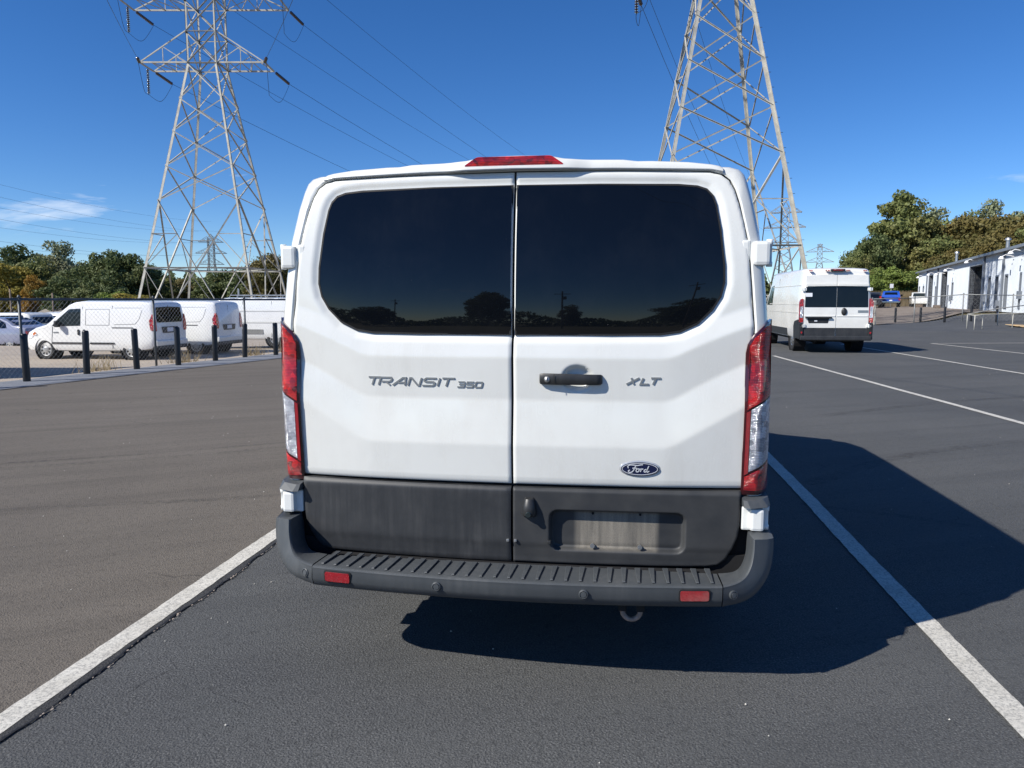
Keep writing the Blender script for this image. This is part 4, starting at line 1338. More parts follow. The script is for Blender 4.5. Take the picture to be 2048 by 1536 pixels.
# ================================================================== OTHER VEHICLES
class Veh:
    """lofted body: stations (y, z0, z1, half width, rear lean); local y forward, rear at y=0, ground z=0"""
    def __init__(s, name, loc, heading, label, cat, group, st, belt, tum, rr_, mat, axles, r, track, arch=True, crown=.03):
        s.root = empty(name, loc, math.atan2(-heading[0], heading[1]))
        tag(s.root, label, cat, group)
        s.st, s.belt, s.tum = st, belt, tum
        rows = []
        for (y, z0, z1, w, lean) in st:
            half = []
            zt = z1 - rr_ if z1 - rr_ > z0 + .3 else z1 - .08
            r2 = z1 - zt
            half += [(0, z0), (w - .16, z0), (w - .05, z0 + .03), (w - .012, z0 + .12), (w, z0 + .28)]
            zb = min(belt, zt)
            half += [(w, max(z0 + .30, zb * .5 + .2) if zb > z0 + .6 else z0 + .30), (w - .004, zb)]
            xt = w - tum * max(0, zt - belt)
            half += [((w + xt) / 2, (zb + zt) / 2 + .001), (xt, zt + .002)]
            for k in range(1, 5):
                a = PI / 2 * k / 4
                half.append((xt - r2 * 1.1 * (1 - math.cos(a)), zt + r2 * math.sin(a)))
            xe = half[-1][0]
            half += [(xe * .6, z1 + crown * .75), (0, z1 + crown)]
            full_ = half + [(-x, z) for x, z in half[-2:0:-1]]
            rows.append([(x, y + lean * max(0, z - belt), z) for x, z in full_])
        n = len(rows[0])
        m = MB()
        m.add([p for r_ in rows for p in r_], [(i * n + k, i * n + (k + 1) % n, (i + 1) * n + (k + 1) % n, (i + 1) * n + k) for i in range(len(rows) - 1) for k in range(n)] + [tuple(range(n)), tuple(range((len(rows) - 1) * n, len(rows) * n))])
        body = m.build('body', mat, s.root)
        s.body = body
        if arch:
            c = MB()
            wmax = max(q[3] for q in st)
            for y in axles:
                for sd in (-1, 1):
                    c.lathe([(0, sd * (wmax - .34)), (r * 1.20, sd * (wmax - .34)), (r * 1.20, sd * (wmax + .2)), (0, sd * (wmax + .2))], 'x', 28, (0, y, r * 1.02))
            co = c.build('cutter', None)
            md = body.modifiers.new('arch', 'BOOLEAN'); md.object = co; md.operation = 'DIFFERENCE'; md.solver = 'EXACT'
            bpy.context.view_layer.update()
            dg = bpy.context.evaluated_depsgraph_get()
            me2 = bpy.data.meshes.new_from_object(body.evaluated_get(dg))
            body.modifiers.clear()
            body.data = me2
            if not me2.materials: me2.materials.append(mat)
            bpy.data.objects.remove(co, do_unlink=True)
            # dark liners
            for y in axles:
                for sd in (-1, 1):
                    l = MB(); l.lathe([(0, sd * (wmax - .36)), (r * 1.19, sd * (wmax - .36)), (r * 1.19, sd * (wmax - .03))], 'x', 24, (0, y, r * 1.02))
                    l.f = [f for f in l.f if len(f) == 4] + [tuple(range(24))]
                    l.build('wheel_liner', M['dark_void'], s.root)
        shade_auto(body, 38)
        m = MB(); y0, y1 = st[0][0] + .25, st[-1][0] - .25; ww = st[1][3] - .25
        m.box(-ww, ww, y0, y1, st[1][1] - .10, st[1][1] + .02); m.build('underbody', M['under'], s.root)
        s.axles, s.r, s.track = axles, r, track
    def wheels(s, w, rim, spokes, mat):
        add_wheels(s.root, s.track, s.axles, s.r, w, rim, spokes, mat); return s
    def halfw(s, y):
        return float(np.interp(y, [q[0] for q in s.st], [q[3] for q in s.st]))
    def side(s, name, poly, mat, sides=(-1, 1), off=.006, step=.12, thick=.01, parent=None):
        ys = [q[0] for q in s.st]; wsx = [q[3] for q in s.st]
        o = None
        for sd in sides:
            fn = lambda U, Z, sd=sd: sd * (np.interp(U, ys, wsx) - s.tum * np.clip(Z - s.belt, 0, 9) + off)
            o = panel(name, poly, fn, mat, parent or s.root, step, thick, axis=0, sign=-sd)
        return o
    def rear(s, name, poly, mat, off=.006, step=.15, thick=.01, parent=None):
        ln = s.st[0][4]; y0 = s.st[0][0]
        return panel(name, poly, lambda X, Z: y0 + ln * np.clip(Z - s.belt, 0, 9) - off, mat, parent or s.root, step, thick)
    def line(s, name, pts, w=.012, sides=(-1, 1), mat=None, off=.003):
        """thin dark panel gap on the flank"""
        ys = [q[0] for q in s.st]; wsx = [q[3] for q in s.st]
        for sd in sides:
            m = MB()
            for a, b in zip(pts[:-1], pts[1:]):
                P = [Vector((sd * (float(np.interp(p[0], ys, wsx)) - s.tum * max(0, p[1] - s.belt) + off), p[0], p[1])) for p in (a, b)]
                m.bar(P[0], P[1], w, .006, up=(1, 0, 0))
            m.build(name, mat or M['seal'], s.root)
    def rline(s, name, pts, w=.012, mat=None, off=.004):
        ln = s.st[0][4]; y0 = s.st[0][0]
        m = MB()
        for a, b in zip(pts[:-1], pts[1:]):
            P = [(p[0], y0 + ln * max(0, p[1] - s.belt) - off, p[1]) for p in (a, b)]
            m.bar(P[0], P[1], w, .006, up=(0, 1, 0))
        m.build(name, mat or M['seal'], s.root)
    def box(s, name, mat, *b, bev=.01, parent=None):
        m = MB(); m.bbox(*b, bev); return m.build(name, mat, parent or s.root)

def rect(x0, x1, z0, z1, r=.02): return round_poly([(x0, z0), (x1, z0), (x1, z1), (x0, z1)], r, 3)
def scr(px, py, d): return at(px, d, hz(py, d))

# ---- tall white cargo van parked beyond the bays on the right
HD = (math.sin(VYAW), math.cos(VYAW))
pm_y = 22.0
st = [(0.0, .46, 2.36, .985, .045), (.03, .42, 2.42, 1.005, .045), (.12, .40, 2.455, 1.02, .04), (.6, .40, 2.47, 1.025, 0), (4.2, .40, 2.47, 1.025, 0), (4.5, .40, 2.38, 1.02, 0),
      (4.8, .40, 2.10, 1.02, 0), (5.25, .40, 1.50, 1.01, 0), (5.5, .40, 1.28, .99, 0), (5.85, .36, 1.10, .93, 0), (6.0, .36, .92, .85, 0)]
PM = Veh('cargo_van', (at(1668, pm_y), pm_y, 0), HD, 'tall white cargo van beyond the parking bays, seen from its left rear', 'van', None, st, 1.0, .085, .10, M['paint_cream'], (1.02, 5.05), .355, .865)
PM.wheels(.24, .20, 8, M['steel'])
PM.side('lower_cladding', [(1.52, .46), (4.6, .46), (4.6, .68), (1.52, .68)], M['black_trim'])
PM.side('rear_quarter_cladding', round_poly([(.0, .42), (.60, .42), (.66, .78), (.55, .92), (.10, .98), (.0, .98)], .03), M['black_trim'], off=.012)
PM.line('body_crease', [(.25, 1.98), (4.3, 1.98)], .02, mat=M['paint_cream'], off=.008)
PM.line('body_crease', [(.25, 1.18), (4.6, 1.18)], .03, mat=M['paint_cream'], off=.008)
PM.line('body_crease', [(.25, 1.42), (4.6, 1.42)], .03, mat=M['paint_cream'], off=.008)
PM.line('door_gap', [(3.35, .45), (3.35, 2.25)], .012)
PM.side('door_window', round_poly([(4.15, 1.38), (5.1, 1.38), (4.62, 2.0), (4.15, 2.05)], .05), M['glass_clear'])
# rear doors
for sx in (-1, 1):
    S = lambda p: [(sx * x, z) for x, z in p]
    dr = PM.rear('rear_door', round_poly(S([(.005, .74), (.895, .74), (.905, 1.2), (.86, 2.26), (.005, 2.30)]), .015), M['paint_cream'], off=.028, step=.08, thick=.03)
    PM.rear('door_window', round_poly(S([(.008, 1.34), (.880, 1.34), (.862, 1.93), (.008, 1.96)]), .015), M['glass_tint'], off=.033, parent=dr)
    m = MB(); yy_ = -.034; m.bbox(*sorted((sx * .02, sx * .87)), yy_ - .004, yy_ + .01, 1.955 if sx < 0 else 1.955, 2.02, .004); m.build('door_rib', M['paint_cream'], dr)
    m = MB(); m.bbox(*sorted((sx * .02, sx * .88)), -.036, -.02, 1.065, 1.10, .006); m.build('door_rib', M['paint_cream'], dr)
    PM.rear('lower_panel', rect(min(sx * .012, sx * .90), max(sx * .012, sx * .90), .505, .735, .01), M['cladding'], off=.030, parent=dr)
    for hz_ in (1.86, .80):
        m = MB(); m.bbox(*sorted((sx * .845, sx * .985)), -.06 + .045 * max(0, hz_ - 1), .02, hz_ - .045, hz_ + .045, .012); m.bbox(*sorted((sx * .90, sx * .925)), -.075 + .045 * max(0, hz_ - 1), 0, hz_ - .055, hz_ + .055, .006); m.build('door_hinge', M['hinge_white'], dr)
    # tail lamp
    tl = PM.rear('tail_light', round_poly(S([(.915, .90), (1.022, .90), (1.026, 1.50), (.985, 1.58), (.920, 1.60)]), .03), M['lens_red'], off=.035, thick=.09)
    PM.rear('clear_lens', round_poly(S([(.928, 1.03), (1.012, 1.03), (1.012, 1.36), (.928, 1.36)]), .03), M['lens_clear'], off=.041, parent=tl)
    PM.rear('bumper_reflector', round_poly(S([(.935, .57), (.98, .57), (.98, .63), (.935, .63)]), .02), M['lens_red_plain'], off=.075)
    PM.box('bumper_corner', M['black_trim'], *sorted((sx * .905, sx * 1.03)), -.06, .12, .40, .88, bev=.025)
    m = MB(); m.bbox(*sorted((sx * .70, sx * .80)), -.02, .04, 2.385, 2.412, .006); m.build('marker_lamp', M['lens_red'], PM.root)
    m = MB(); m.bbox(*sorted((sx * .23, sx * .34)), -.02, .04, 2.39, 2.417, .006); m.build('marker_lamp', M['lens_red'], PM.root)
    if sx > 0:
        m = MB(); m.lathe([(0, -.062), (.055, -.058), (.082, -.04), (.085, -.02)], 'y', 20, (0, 0, 0)); m.v = [(x * .92 + .22, y, z * 1.35 + 1.21) for x, y, z in m.v]; m.build('door_handle', M['black_trim'], dr, True)
        PM.rear('badge', rect(.60, .885, 1.185, 1.255, .006), M['badge_metal'], off=.036, parent=dr)
    else:
        PM.rear('plate_recess', round_poly([(-.76, .875), (-.22, .875), (-.18, 1.035), (-.80, 1.035)], .02), M['black_trim'], off=.033, parent=dr)
        m = MB(); m.bbox(-.86, -.12, -.085, -.02, 1.015, 1.06, .012); m.build('plate_lamp_bar', M['black_trim'], dr)
        PM.rear('window_sticker', rect(-.865, -.68, 1.645, 1.755, .004), M['paper'], off=.040, step=.2, parent=dr)
        PM.rear('plate_scrap', rect(-.60, -.52, .925, .955, .004), M['paper'], off=.040, step=.2, parent=dr)
PM.box('rear_bumper', M['cladding'], -.99, .99, -.10, .10, .375, .505, bev=.03)
PM.box('camera_pod', M['black_trim'], -.20, .20, -.05, .05, 2.375, 2.445, bev=.02)
PM.box('brake_light', M['lens_red'], -.15, .15, -.054, .0, 2.40, 2.425, bev=.006)
m = MB(); m.tube([(-.8, 1.02, .36), (.8, 1.02, .36)], .05, 8); m.tube([(.3, .4, .33), (.5, .8, .28), (.62, 1.0, .30)], .035, 8); m.tube([(-.55, .1, .36), (-.4, .5, .30), (-.6, 1.0, .33)], .03, 8); m.build('rear_axle', M['under'], PM.root)

# ---- compact white vans in the gravel lot behind the fence
H2 = (-HD[1], HD[0])                       # parked square to the bays, nose to the left
def city_van(name, wx, wy, gz, label, back_glass, wheel_mat, spokes, handle=True):
    """wx, wy: where the rear near wheel stands"""
    L = (-H2[1], H2[0])                    # its left flank (towards the camera)
    rear = (wx - H2[0] * .80 - L[0] * .80, wy - H2[1] * .80 - L[1] * .80)
    st = [(0.0, .50, 1.76, .86, .10), (.03, .46, 1.80, .885, .10), (.12, .36, 1.835, .905, .08), (.5, .30, 1.86, .915, .02), (2.5, .28, 1.87, .915, 0), (2.75, .28, 1.84, .912, 0), (2.95, .28, 1.76, .91, 0),
          (3.25, .28, 1.54, .905, 0), (3.58, .28, 1.26, .90, 0), (3.75, .28, 1.13, .895, 0), (4.15, .28, 1.03, .865, 0), (4.45, .28, .90, .80, 0), (4.60, .30, .74, .70, 0), (4.66, .34, .58, .62, 0)]
    V = Veh(name, (rear[0], rear[1], gz), H2, label, 'van', 'compact vans behind the fence', st, 1.05, .13, .09, M['paint_fleet'], (.80, 3.80), .325, .80)
    V.wheels(.205, .205, spokes, wheel_mat)
    V.side('door_window', round_poly([(2.52, 1.10), (3.52, 1.08), (3.42, 1.22), (2.92, 1.62), (2.52, 1.64)], .03), M['glass_clear'])
    V.side('side_moulding', rect(2.25, 3.55, .52, .57, .01), M['black_trim'], off=.018)
    V.side('side_moulding', rect(1.35, 2.2, .52, .57, .01), M['black_trim'], off=.018)
    V.line('door_gap', [(2.45, .36), (2.45, 1.70)], .014)
    V.line('door_gap', [(3.58, .36), (3.50, 1.06)], .012)
    V.line('door_gap', [(1.42, .36), (1.42, 1.72)], .014)
    V.line('slide_rail', [(.70, 1.04), (1.42, 1.04)], .022, off=.004)
    V.line('stamped_edge', [(1.52, 1.62), (2.34, 1.62), (2.34, 1.12), (1.52, 1.12), (1.52, 1.62)], .012, mat=M['galv_dark'], off=.001)
    V.line('stamped_edge', [(.42, 1.66), (1.34, 1.66)], .012, mat=M['galv_dark'], off=.001)
    V.line('stamped_edge', [(1.34, 1.14), (.62, 1.16), (.50, 1.30), (.40, 1.60)], .012, mat=M['galv_dark'], off=.001)
    for yy_ in (2.38, 2.58):
        V.side('door_handle', round_poly([(yy_ - .035, .80), (yy_ + .035, .80), (yy_ + .035, .98), (yy_ - .035, .98)], .03), M['black_trim'], off=.02)
    V.side('fender_badge', rect(3.30, 3.48, .86, .90, .005), M['badge_metal'], off=.008, step=.3)
    # tail lamps, rear doors
    for sx in (-1, 1):
        S = lambda p: [(sx * x, z) for x, z in p]
        V.rear('tail_light', round_poly(S([(.745, .92), (.885, .92), (.905, 1.2), (.865, 1.46), (.79, 1.46), (.74, 1.25)]), .05), M['lens_red'], off=.012, thick=.05)
        V.side('tail_lamp_side', round_poly([(.0, .92), (.10, .96), (.16, 1.25), (.06, 1.46), (.02, 1.46)], .03), M['lens_red'], sides=(sx,), off=.012)
        if back_glass:
            V.rear('rear_window', round_poly(S([(.012, 1.20), (.66, 1.20), (.70, 1.32), (.66, 1.68), (.012, 1.70)]), .03), M['glass_tint'], off=.010)
        V.side('headlight', round_poly([(4.05, .80), (4.42, .66), (4.45, .78), (4.2, .92)], .02), M['lens_clear'], sides=(sx,), off=.010)
        V.side('indicator', round_poly([(4.10, .83), (4.26, .77), (4.24, .85), (4.16, .89)], .01), M['amber'], sides=(sx,), off=.016)
        m = MB(); m.bbox(*sorted((sx * .93, sx * 1.10)), 3.20, 3.30, 1.05, 1.26, .03); m.bbox(*sorted((sx * .87, sx * .95)), 3.22, 3.27, 1.06, 1.12, .01); m.build('door_mirror', M['black_trim'], V.root)
    V.rline('rear_door_gap', [(.0, .56), (.0, 1.74)], .014)
    V.rear('plate_panel', round_poly([(-.42, .86), (.34, .86), (.40, 1.06), (-.48, 1.06)], .03), M['black_trim'], off=.012)
    V.rear('plate', rect(-.20, .12, .90, 1.03, .01), M['paper'], off=.018)
    V.box('rear_bumper', M['paint_white'], -.86, .86, -.07, .10, .46, .64, bev=.04)
    V.box('bumper_lip', M['black_trim'], -.84, .84, -.055, .12, .34, .47, bev=.03)
    V.box('front_bumper', M['black_trim'], -.60, .60, 4.55, 4.70, .30, .44, bev=.04)
    m = MB(); m.add([(-.70, 3.54, 1.265), (.70, 3.54, 1.265), (.62, 2.98, 1.755), (-.62, 2.98, 1.755)], [(0, 1, 2, 3)])
    m.v = [(x, y + .012, z + .014) for x, y, z in m.v]; m.build('windscreen', M['glass_clear'], V.root)
    return V
GZ = -.36
d = 23.75
city_van('compact_van', at(268, d, GZ), d, GZ, 'nearest white compact van behind the fence, with black rear windows and spoked wheels', True, M['hub'], 8)
d = 26.3
city_van('compact_van', at(396, d, GZ), d, GZ, 'middle white compact van behind the fence, without rear windows and on plain steel wheels', False, M['hub'], 12)

# third, longer van with a roof rack
d = 29.6; gz3 = -.30
wx, wy = at(552, d, gz3), d
Lf = (-H2[1], H2[0])
rear = (wx - H2[0] * .9 - Lf[0] * .84, wy - H2[1] * .9 - Lf[1] * .84)
st = [(0.0, .5, 1.84, .90, .06), (.05, .42, 1.88, .93, .06), (.2, .34, 1.91, .945, .03), (.6, .30, 1.925, .95, 0), (3.0, .30, 1.925, .95, 0), (3.3, .30, 1.86, .95, 0), (3.9, .30, 1.36, .94, 0), (4.1, .30, 1.22, .93, 0), (4.6, .30, 1.04, .88, 0), (4.85, .32, .75, .75, 0)]
V3 = Veh('delivery_van', (rear[0], rear[1], gz3), H2, 'farthest white van behind the fence, with grey sill stripe and roof rack', 'van', None, st, 1.1, .09, .09, M['paint_fleet'], (.9, 4.0), .34, .83)
V3.wheels(.21, .20, 6, M['hub'])
V3.side('sill_stripe', rect(1.35, 3.55, .52, .70, .02), M['galv_dark'], off=.012)
V3.line('body_crease', [(.3, .98), (3.6, .98)], .05, mat=M['paint_white'], off=.012)
V3.line('body_crease', [(.3, 1.42), (3.2, 1.42)], .04, mat=M['paint_white'], off=.012)
V3.line('door_gap', [(1.0, .4), (1.0, 1.8)], .012); V3.line('door_gap', [(2.2, .4), (2.2, 1.8)], .012)
V3.side('door_window', round_poly([(2.85, 1.18), (3.85, 1.18), (3.4, 1.68), (2.85, 1.70)], .03), M['glass_clear'])
m = MB()
for yy_ in (.6, 1.5, 2.5):
    m.bar((-.75, yy_, 2.02), (.75, yy_, 2.02), .04)
    for sx in (-1, 1): m.bar((sx * .72, yy_, 1.93), (sx * .72, yy_, 2.02), .03)
for sx in (-1, 1): m.bar((sx * .72, .3, 2.04), (sx * .72, 2.8, 2.04), .035)
m.bar((-.72, 2.45, 2.02), (-.72, 2.45, 2.30), .05)
m.build('roof_rack', M['steel'], V3.root)
for sx in (-1, 1):
    V3.rear('tail_light', rect(min(sx * .80, sx * .92), max(sx * .80, sx * .92), .95, 1.35, .03), M['lens_red'], off=.012)
V3.box('rear_bumper', M['black_trim'], -.88, .88, -.06, .1, .40, .55, bev=.03)

# ---- cars
def car(name, loc, heading, label, group, mat, kind='sedan', lamps=True):
    if kind == 'sedan':
        st = [(0, .50, .86, .72, 0), (.05, .36, .98, .82, 0), (.25, .26, 1.06, .88, 0), (.75, .22, 1.10, .905, 0), (1.15, .22, 1.30, .905, 0), (1.60, .22, 1.43, .905, 0), (2.3, .22, 1.455, .905, 0), (2.9, .22, 1.36, .905, 0), (3.35, .22, 1.14, .90, 0), (3.6, .22, 1.02, .90, 0), (4.2, .24, .90, .86, 0), (4.55, .30, .74, .76, 0), (4.66, .38, .60, .66, 0)]
        belt, tum, axl, r = .92, .42, (.95, 3.70), .325
        win = [(1.05, .98), (3.30, .96), (2.86, 1.30), (2.3, 1.385), (1.62, 1.36), (1.22, 1.22)]
    elif kind == 'suv':
        st = [(0, .60, 1.50, .82, .25), (.05, .48, 1.58, .89, .25), (.2, .36, 1.66, .93, .2), (.6, .30, 1.70, .945, .05), (2.4, .28, 1.71, .945, 0), (2.9, .28, 1.60, .945, 0), (3.5, .28, 1.16, .94, 0), (4.2, .30, 1.06, .91, 0), (4.6, .34, .92, .84, 0), (4.72, .40, .7, .74, 0)]
        belt, tum, axl, r = 1.05, .26, (.9, 3.75), .37
        win = [(.35, 1.12), (3.25, 1.10), (2.80, 1.55), (.55, 1.58)]
    V = Veh(name, loc, heading, label, 'car', group, st, belt, tum, .07, mat, axl, r, .79, crown=.02)
    V.wheels(.21, r * .66, 7, M['hub'])
    V.side('side_window', round_poly(win, .04), M['glass_tint'], off=.008)
    V.line('door_gap', [(2.15, .36), (2.15, belt)], .012); V.line('door_gap', [(3.25, .36), (3.2, belt)], .012)
    hw = .86 if kind == 'suv' else .80
    V.rear('plate', rect(-.16, .16, .66, .78, .01) if kind != 'sedan' else rect(-.16, .16, .56, .67, .01), M['paper'], off=.03)
    for sx in (-1, 1):
        z = (.98, 1.28) if kind == 'suv' else (.70, .86)
        m = MB(); m.bbox(*sorted((sx * (hw - .20), sx * hw)), -.01, .12, z[0], z[1], .02); m.build('tail_light', M['lens_red'], V.root)
        m = MB(); m.bbox(*sorted((sx * .50, sx * .74)), st[-1][0] - .30, st[-1][0] - .02, .64, .76, .03); m.build('headlight', M['lens_clear'], V.root)
        m = MB(); m.bbox(*sorted((sx * .93, sx * 1.08)), 3.0, 3.1, belt + .04, belt + .18, .02); m.build('door_mirror', mat, V.root)
    if kind == 'suv':
        V.rear('rear_window', round_poly([(-.72, 1.14), (.72, 1.14), (.62, 1.50), (-.62, 1.50)], .05), M['glass_tint'], off=.012)
        m = MB(); m.add([(-.76, 3.46, 1.20), (.76, 3.46, 1.20), (.66, 2.94, 1.58), (-.66, 2.94, 1.58)], [(0, 1, 2, 3)]); m.v = [(x, y + .02, z + .03) for x, y, z in m.v]; m.build('windscreen', M['glass_clear'], V.root)
    else:
        m = MB(); m.add([(-.66, .80, 1.13), (.66, .80, 1.13), (.55, 1.50, 1.415), (-.55, 1.50, 1.415)], [(0, 1, 2, 3)]); m.v = [(x, y - .012, z + .028) for x, y, z in m.v]; m.build('rear_window', M['glass_tint'], V.root)
        m = MB(); m.add([(-.68, 3.32, 1.16), (.68, 3.32, 1.16), (.56, 2.80, 1.385), (-.56, 2.80, 1.385)], [(0, 1, 2, 3)]); m.v = [(x, y + .012, z + .03) for x, y, z in m.v]; m.build('windscreen', M['glass_clear'], V.root)
    V.box('rear_bumper', mat if kind == 'sedan' else M['black_trim'], -.80, .80, -.05, .14, .34, .56, bev=.04)
    return V
def nose_left(px, d, gz): return (at(px, d, gz), d, gz)
# grey-blue saloon, nose out of frame to the left
c1 = car('saloon_car', nose_left(86, 35.0, -.72), (-.96, .28), 'silver blue saloon car at the left edge of the gravel lot, sticker on window', None, M['paint_silver'], 'sedan')
c1.side('window_sticker', rect(1.72, 2.02, 1.0, 1.30, .01), M['paper'], sides=(-1, 1), off=.012, step=.3)
car('estate_car', nose_left(92, 41.0, -.85), (-.97, .24), 'white car just behind the silver blue saloon', None, M['paint_white'], 'suv')
car('hatchback', nose_left(122, 47.0, -.98), (-.9, .43), 'dark red car behind the white car at far left', None, M['paint_red'], 'sedan')
car('off_road_car', nose_left(104, 46.0, -.9), (.2, .98), 'small white four wheel drive with dark windows, behind the nearest compact van', None, M['paint_white'], 'suv')
# yard on the right
zy = lambda px, d: ground_z(at(px, d), d)
d = 84.0; car('dark_car', (at(1744, d), d, zy(1744, d)), (.43, .90), 'black car partly hidden behind the tall white van', None, M['paint_dark'], 'suv')
d = 92.5; car('parked_suv', (at(1834, d), d, zy(1834, d)), (-.42, -.91), 'white car with dark windows parked at the end of the metal building', None, M['paint_white'], 'suv')
# blue pickup, tail towards us
d = 86.0
px_ = 1780
st = [(0, .66, 1.12, .90, 0), (.06, .56, 1.15, .95, 0), (.3, .50, 1.16, .98, 0), (1.95, .46, 1.16, .985, 0), (2.02, .46, 1.72, .98, .08), (2.3, .46, 1.86, .98, .04), (3.3, .46, 1.86, .98, 0), (3.6, .46, 1.74, .98, 0), (4.15, .46, 1.24, .98, 0), (5.2, .46, 1.12, .95, 0), (5.5, .52, .95, .88, 0)]
PK = Veh('pickup_truck', (at(px_, d), d, zy(px_, d)), (.45, .893), 'bright blue pickup truck parked tail out below the trees', 'truck', None, st, 1.2, .22, .06, M['paint_blue'], (1.15, 4.7), .40, .86)
PK.wheels(.27, .24, 6, M['hub'])
m = MB(); m.add([(-.70, 1.985, 1.28), (.70, 1.985, 1.28), (.62, 2.03, 1.72), (-.62, 2.03, 1.72)], [(0, 1, 2, 3)]); m.build('rear_window', M['glass_tint'], PK.root)
PK.box('rear_bumper', M['chrome'], -.92, .92, -.14, .02, .52, .70, bev=.03)
PK.rear('plate', rect(-.16, .16, .74, .85, .01), M['paper'], off=.02)
PK.rline('tailgate_gap', [(-.74, .74), (-.74, 1.13), (.74, 1.13), (.74, .74)], .02)
for sx in (-1, 1):
    PK.rear('tail_light', rect(min(sx * .78, sx * .94), max(sx * .78, sx * .94), .80, 1.10, .02), M['lens_red'], off=.02)
    PK.box('door_mirror', M['black_trim'], *sorted((sx * 1.0, sx * 1.22)), 3.5, 3.6, 1.25, 1.48)
    PK.side('side_window', round_poly([(2.15, 1.26), (3.85, 1.26), (3.5, 1.68), (2.3, 1.72)], .04), M['glass_tint'], sides=(sx,), off=.008)
# ================================================================== PYLONS AND WIRES
LINE_OUT = Vector((.37, .929, 0))        # the line leaves this way
LINE_IN = Vector((.37, -.929, 0))        # and comes in from this way
TZ = [1.6, 0]                            # unused marker
W_BASE, W_WAIST, Z_WAIST = 9.55, 2.3, 20.4
def leg_w(z):                            # width of the square at a height
    return lerp(W_BASE, W_WAIST, z / Z_WAIST) if z < Z_WAIST else W_WAIST

def insulator(name, a, b, parent, n=13, r=.125):
    """string of dark discs between two points"""
    a, b = Vector(a), Vector(b)
    d = b - a; L = d.length
    prof = [(.02, 0)]
    for i in range(n):
        z = .06 + (L - .12) * (i + .5) / n; q = (L - .12) / n
        prof += [(.035, z - q * .45), (r, z - q * .18), (r * .92, z + q * .10), (.035, z + q * .14)]
    prof += [(.02, L)]
    m = MB(); m.lathe(prof, 'z', 10)
    o = m.build(name, M['insulator'], parent, True)
    o.location = a; o.rotation_mode = 'QUATERNION'; o.rotation_quaternion = d.to_track_quat('Z', 'Y')
    return o

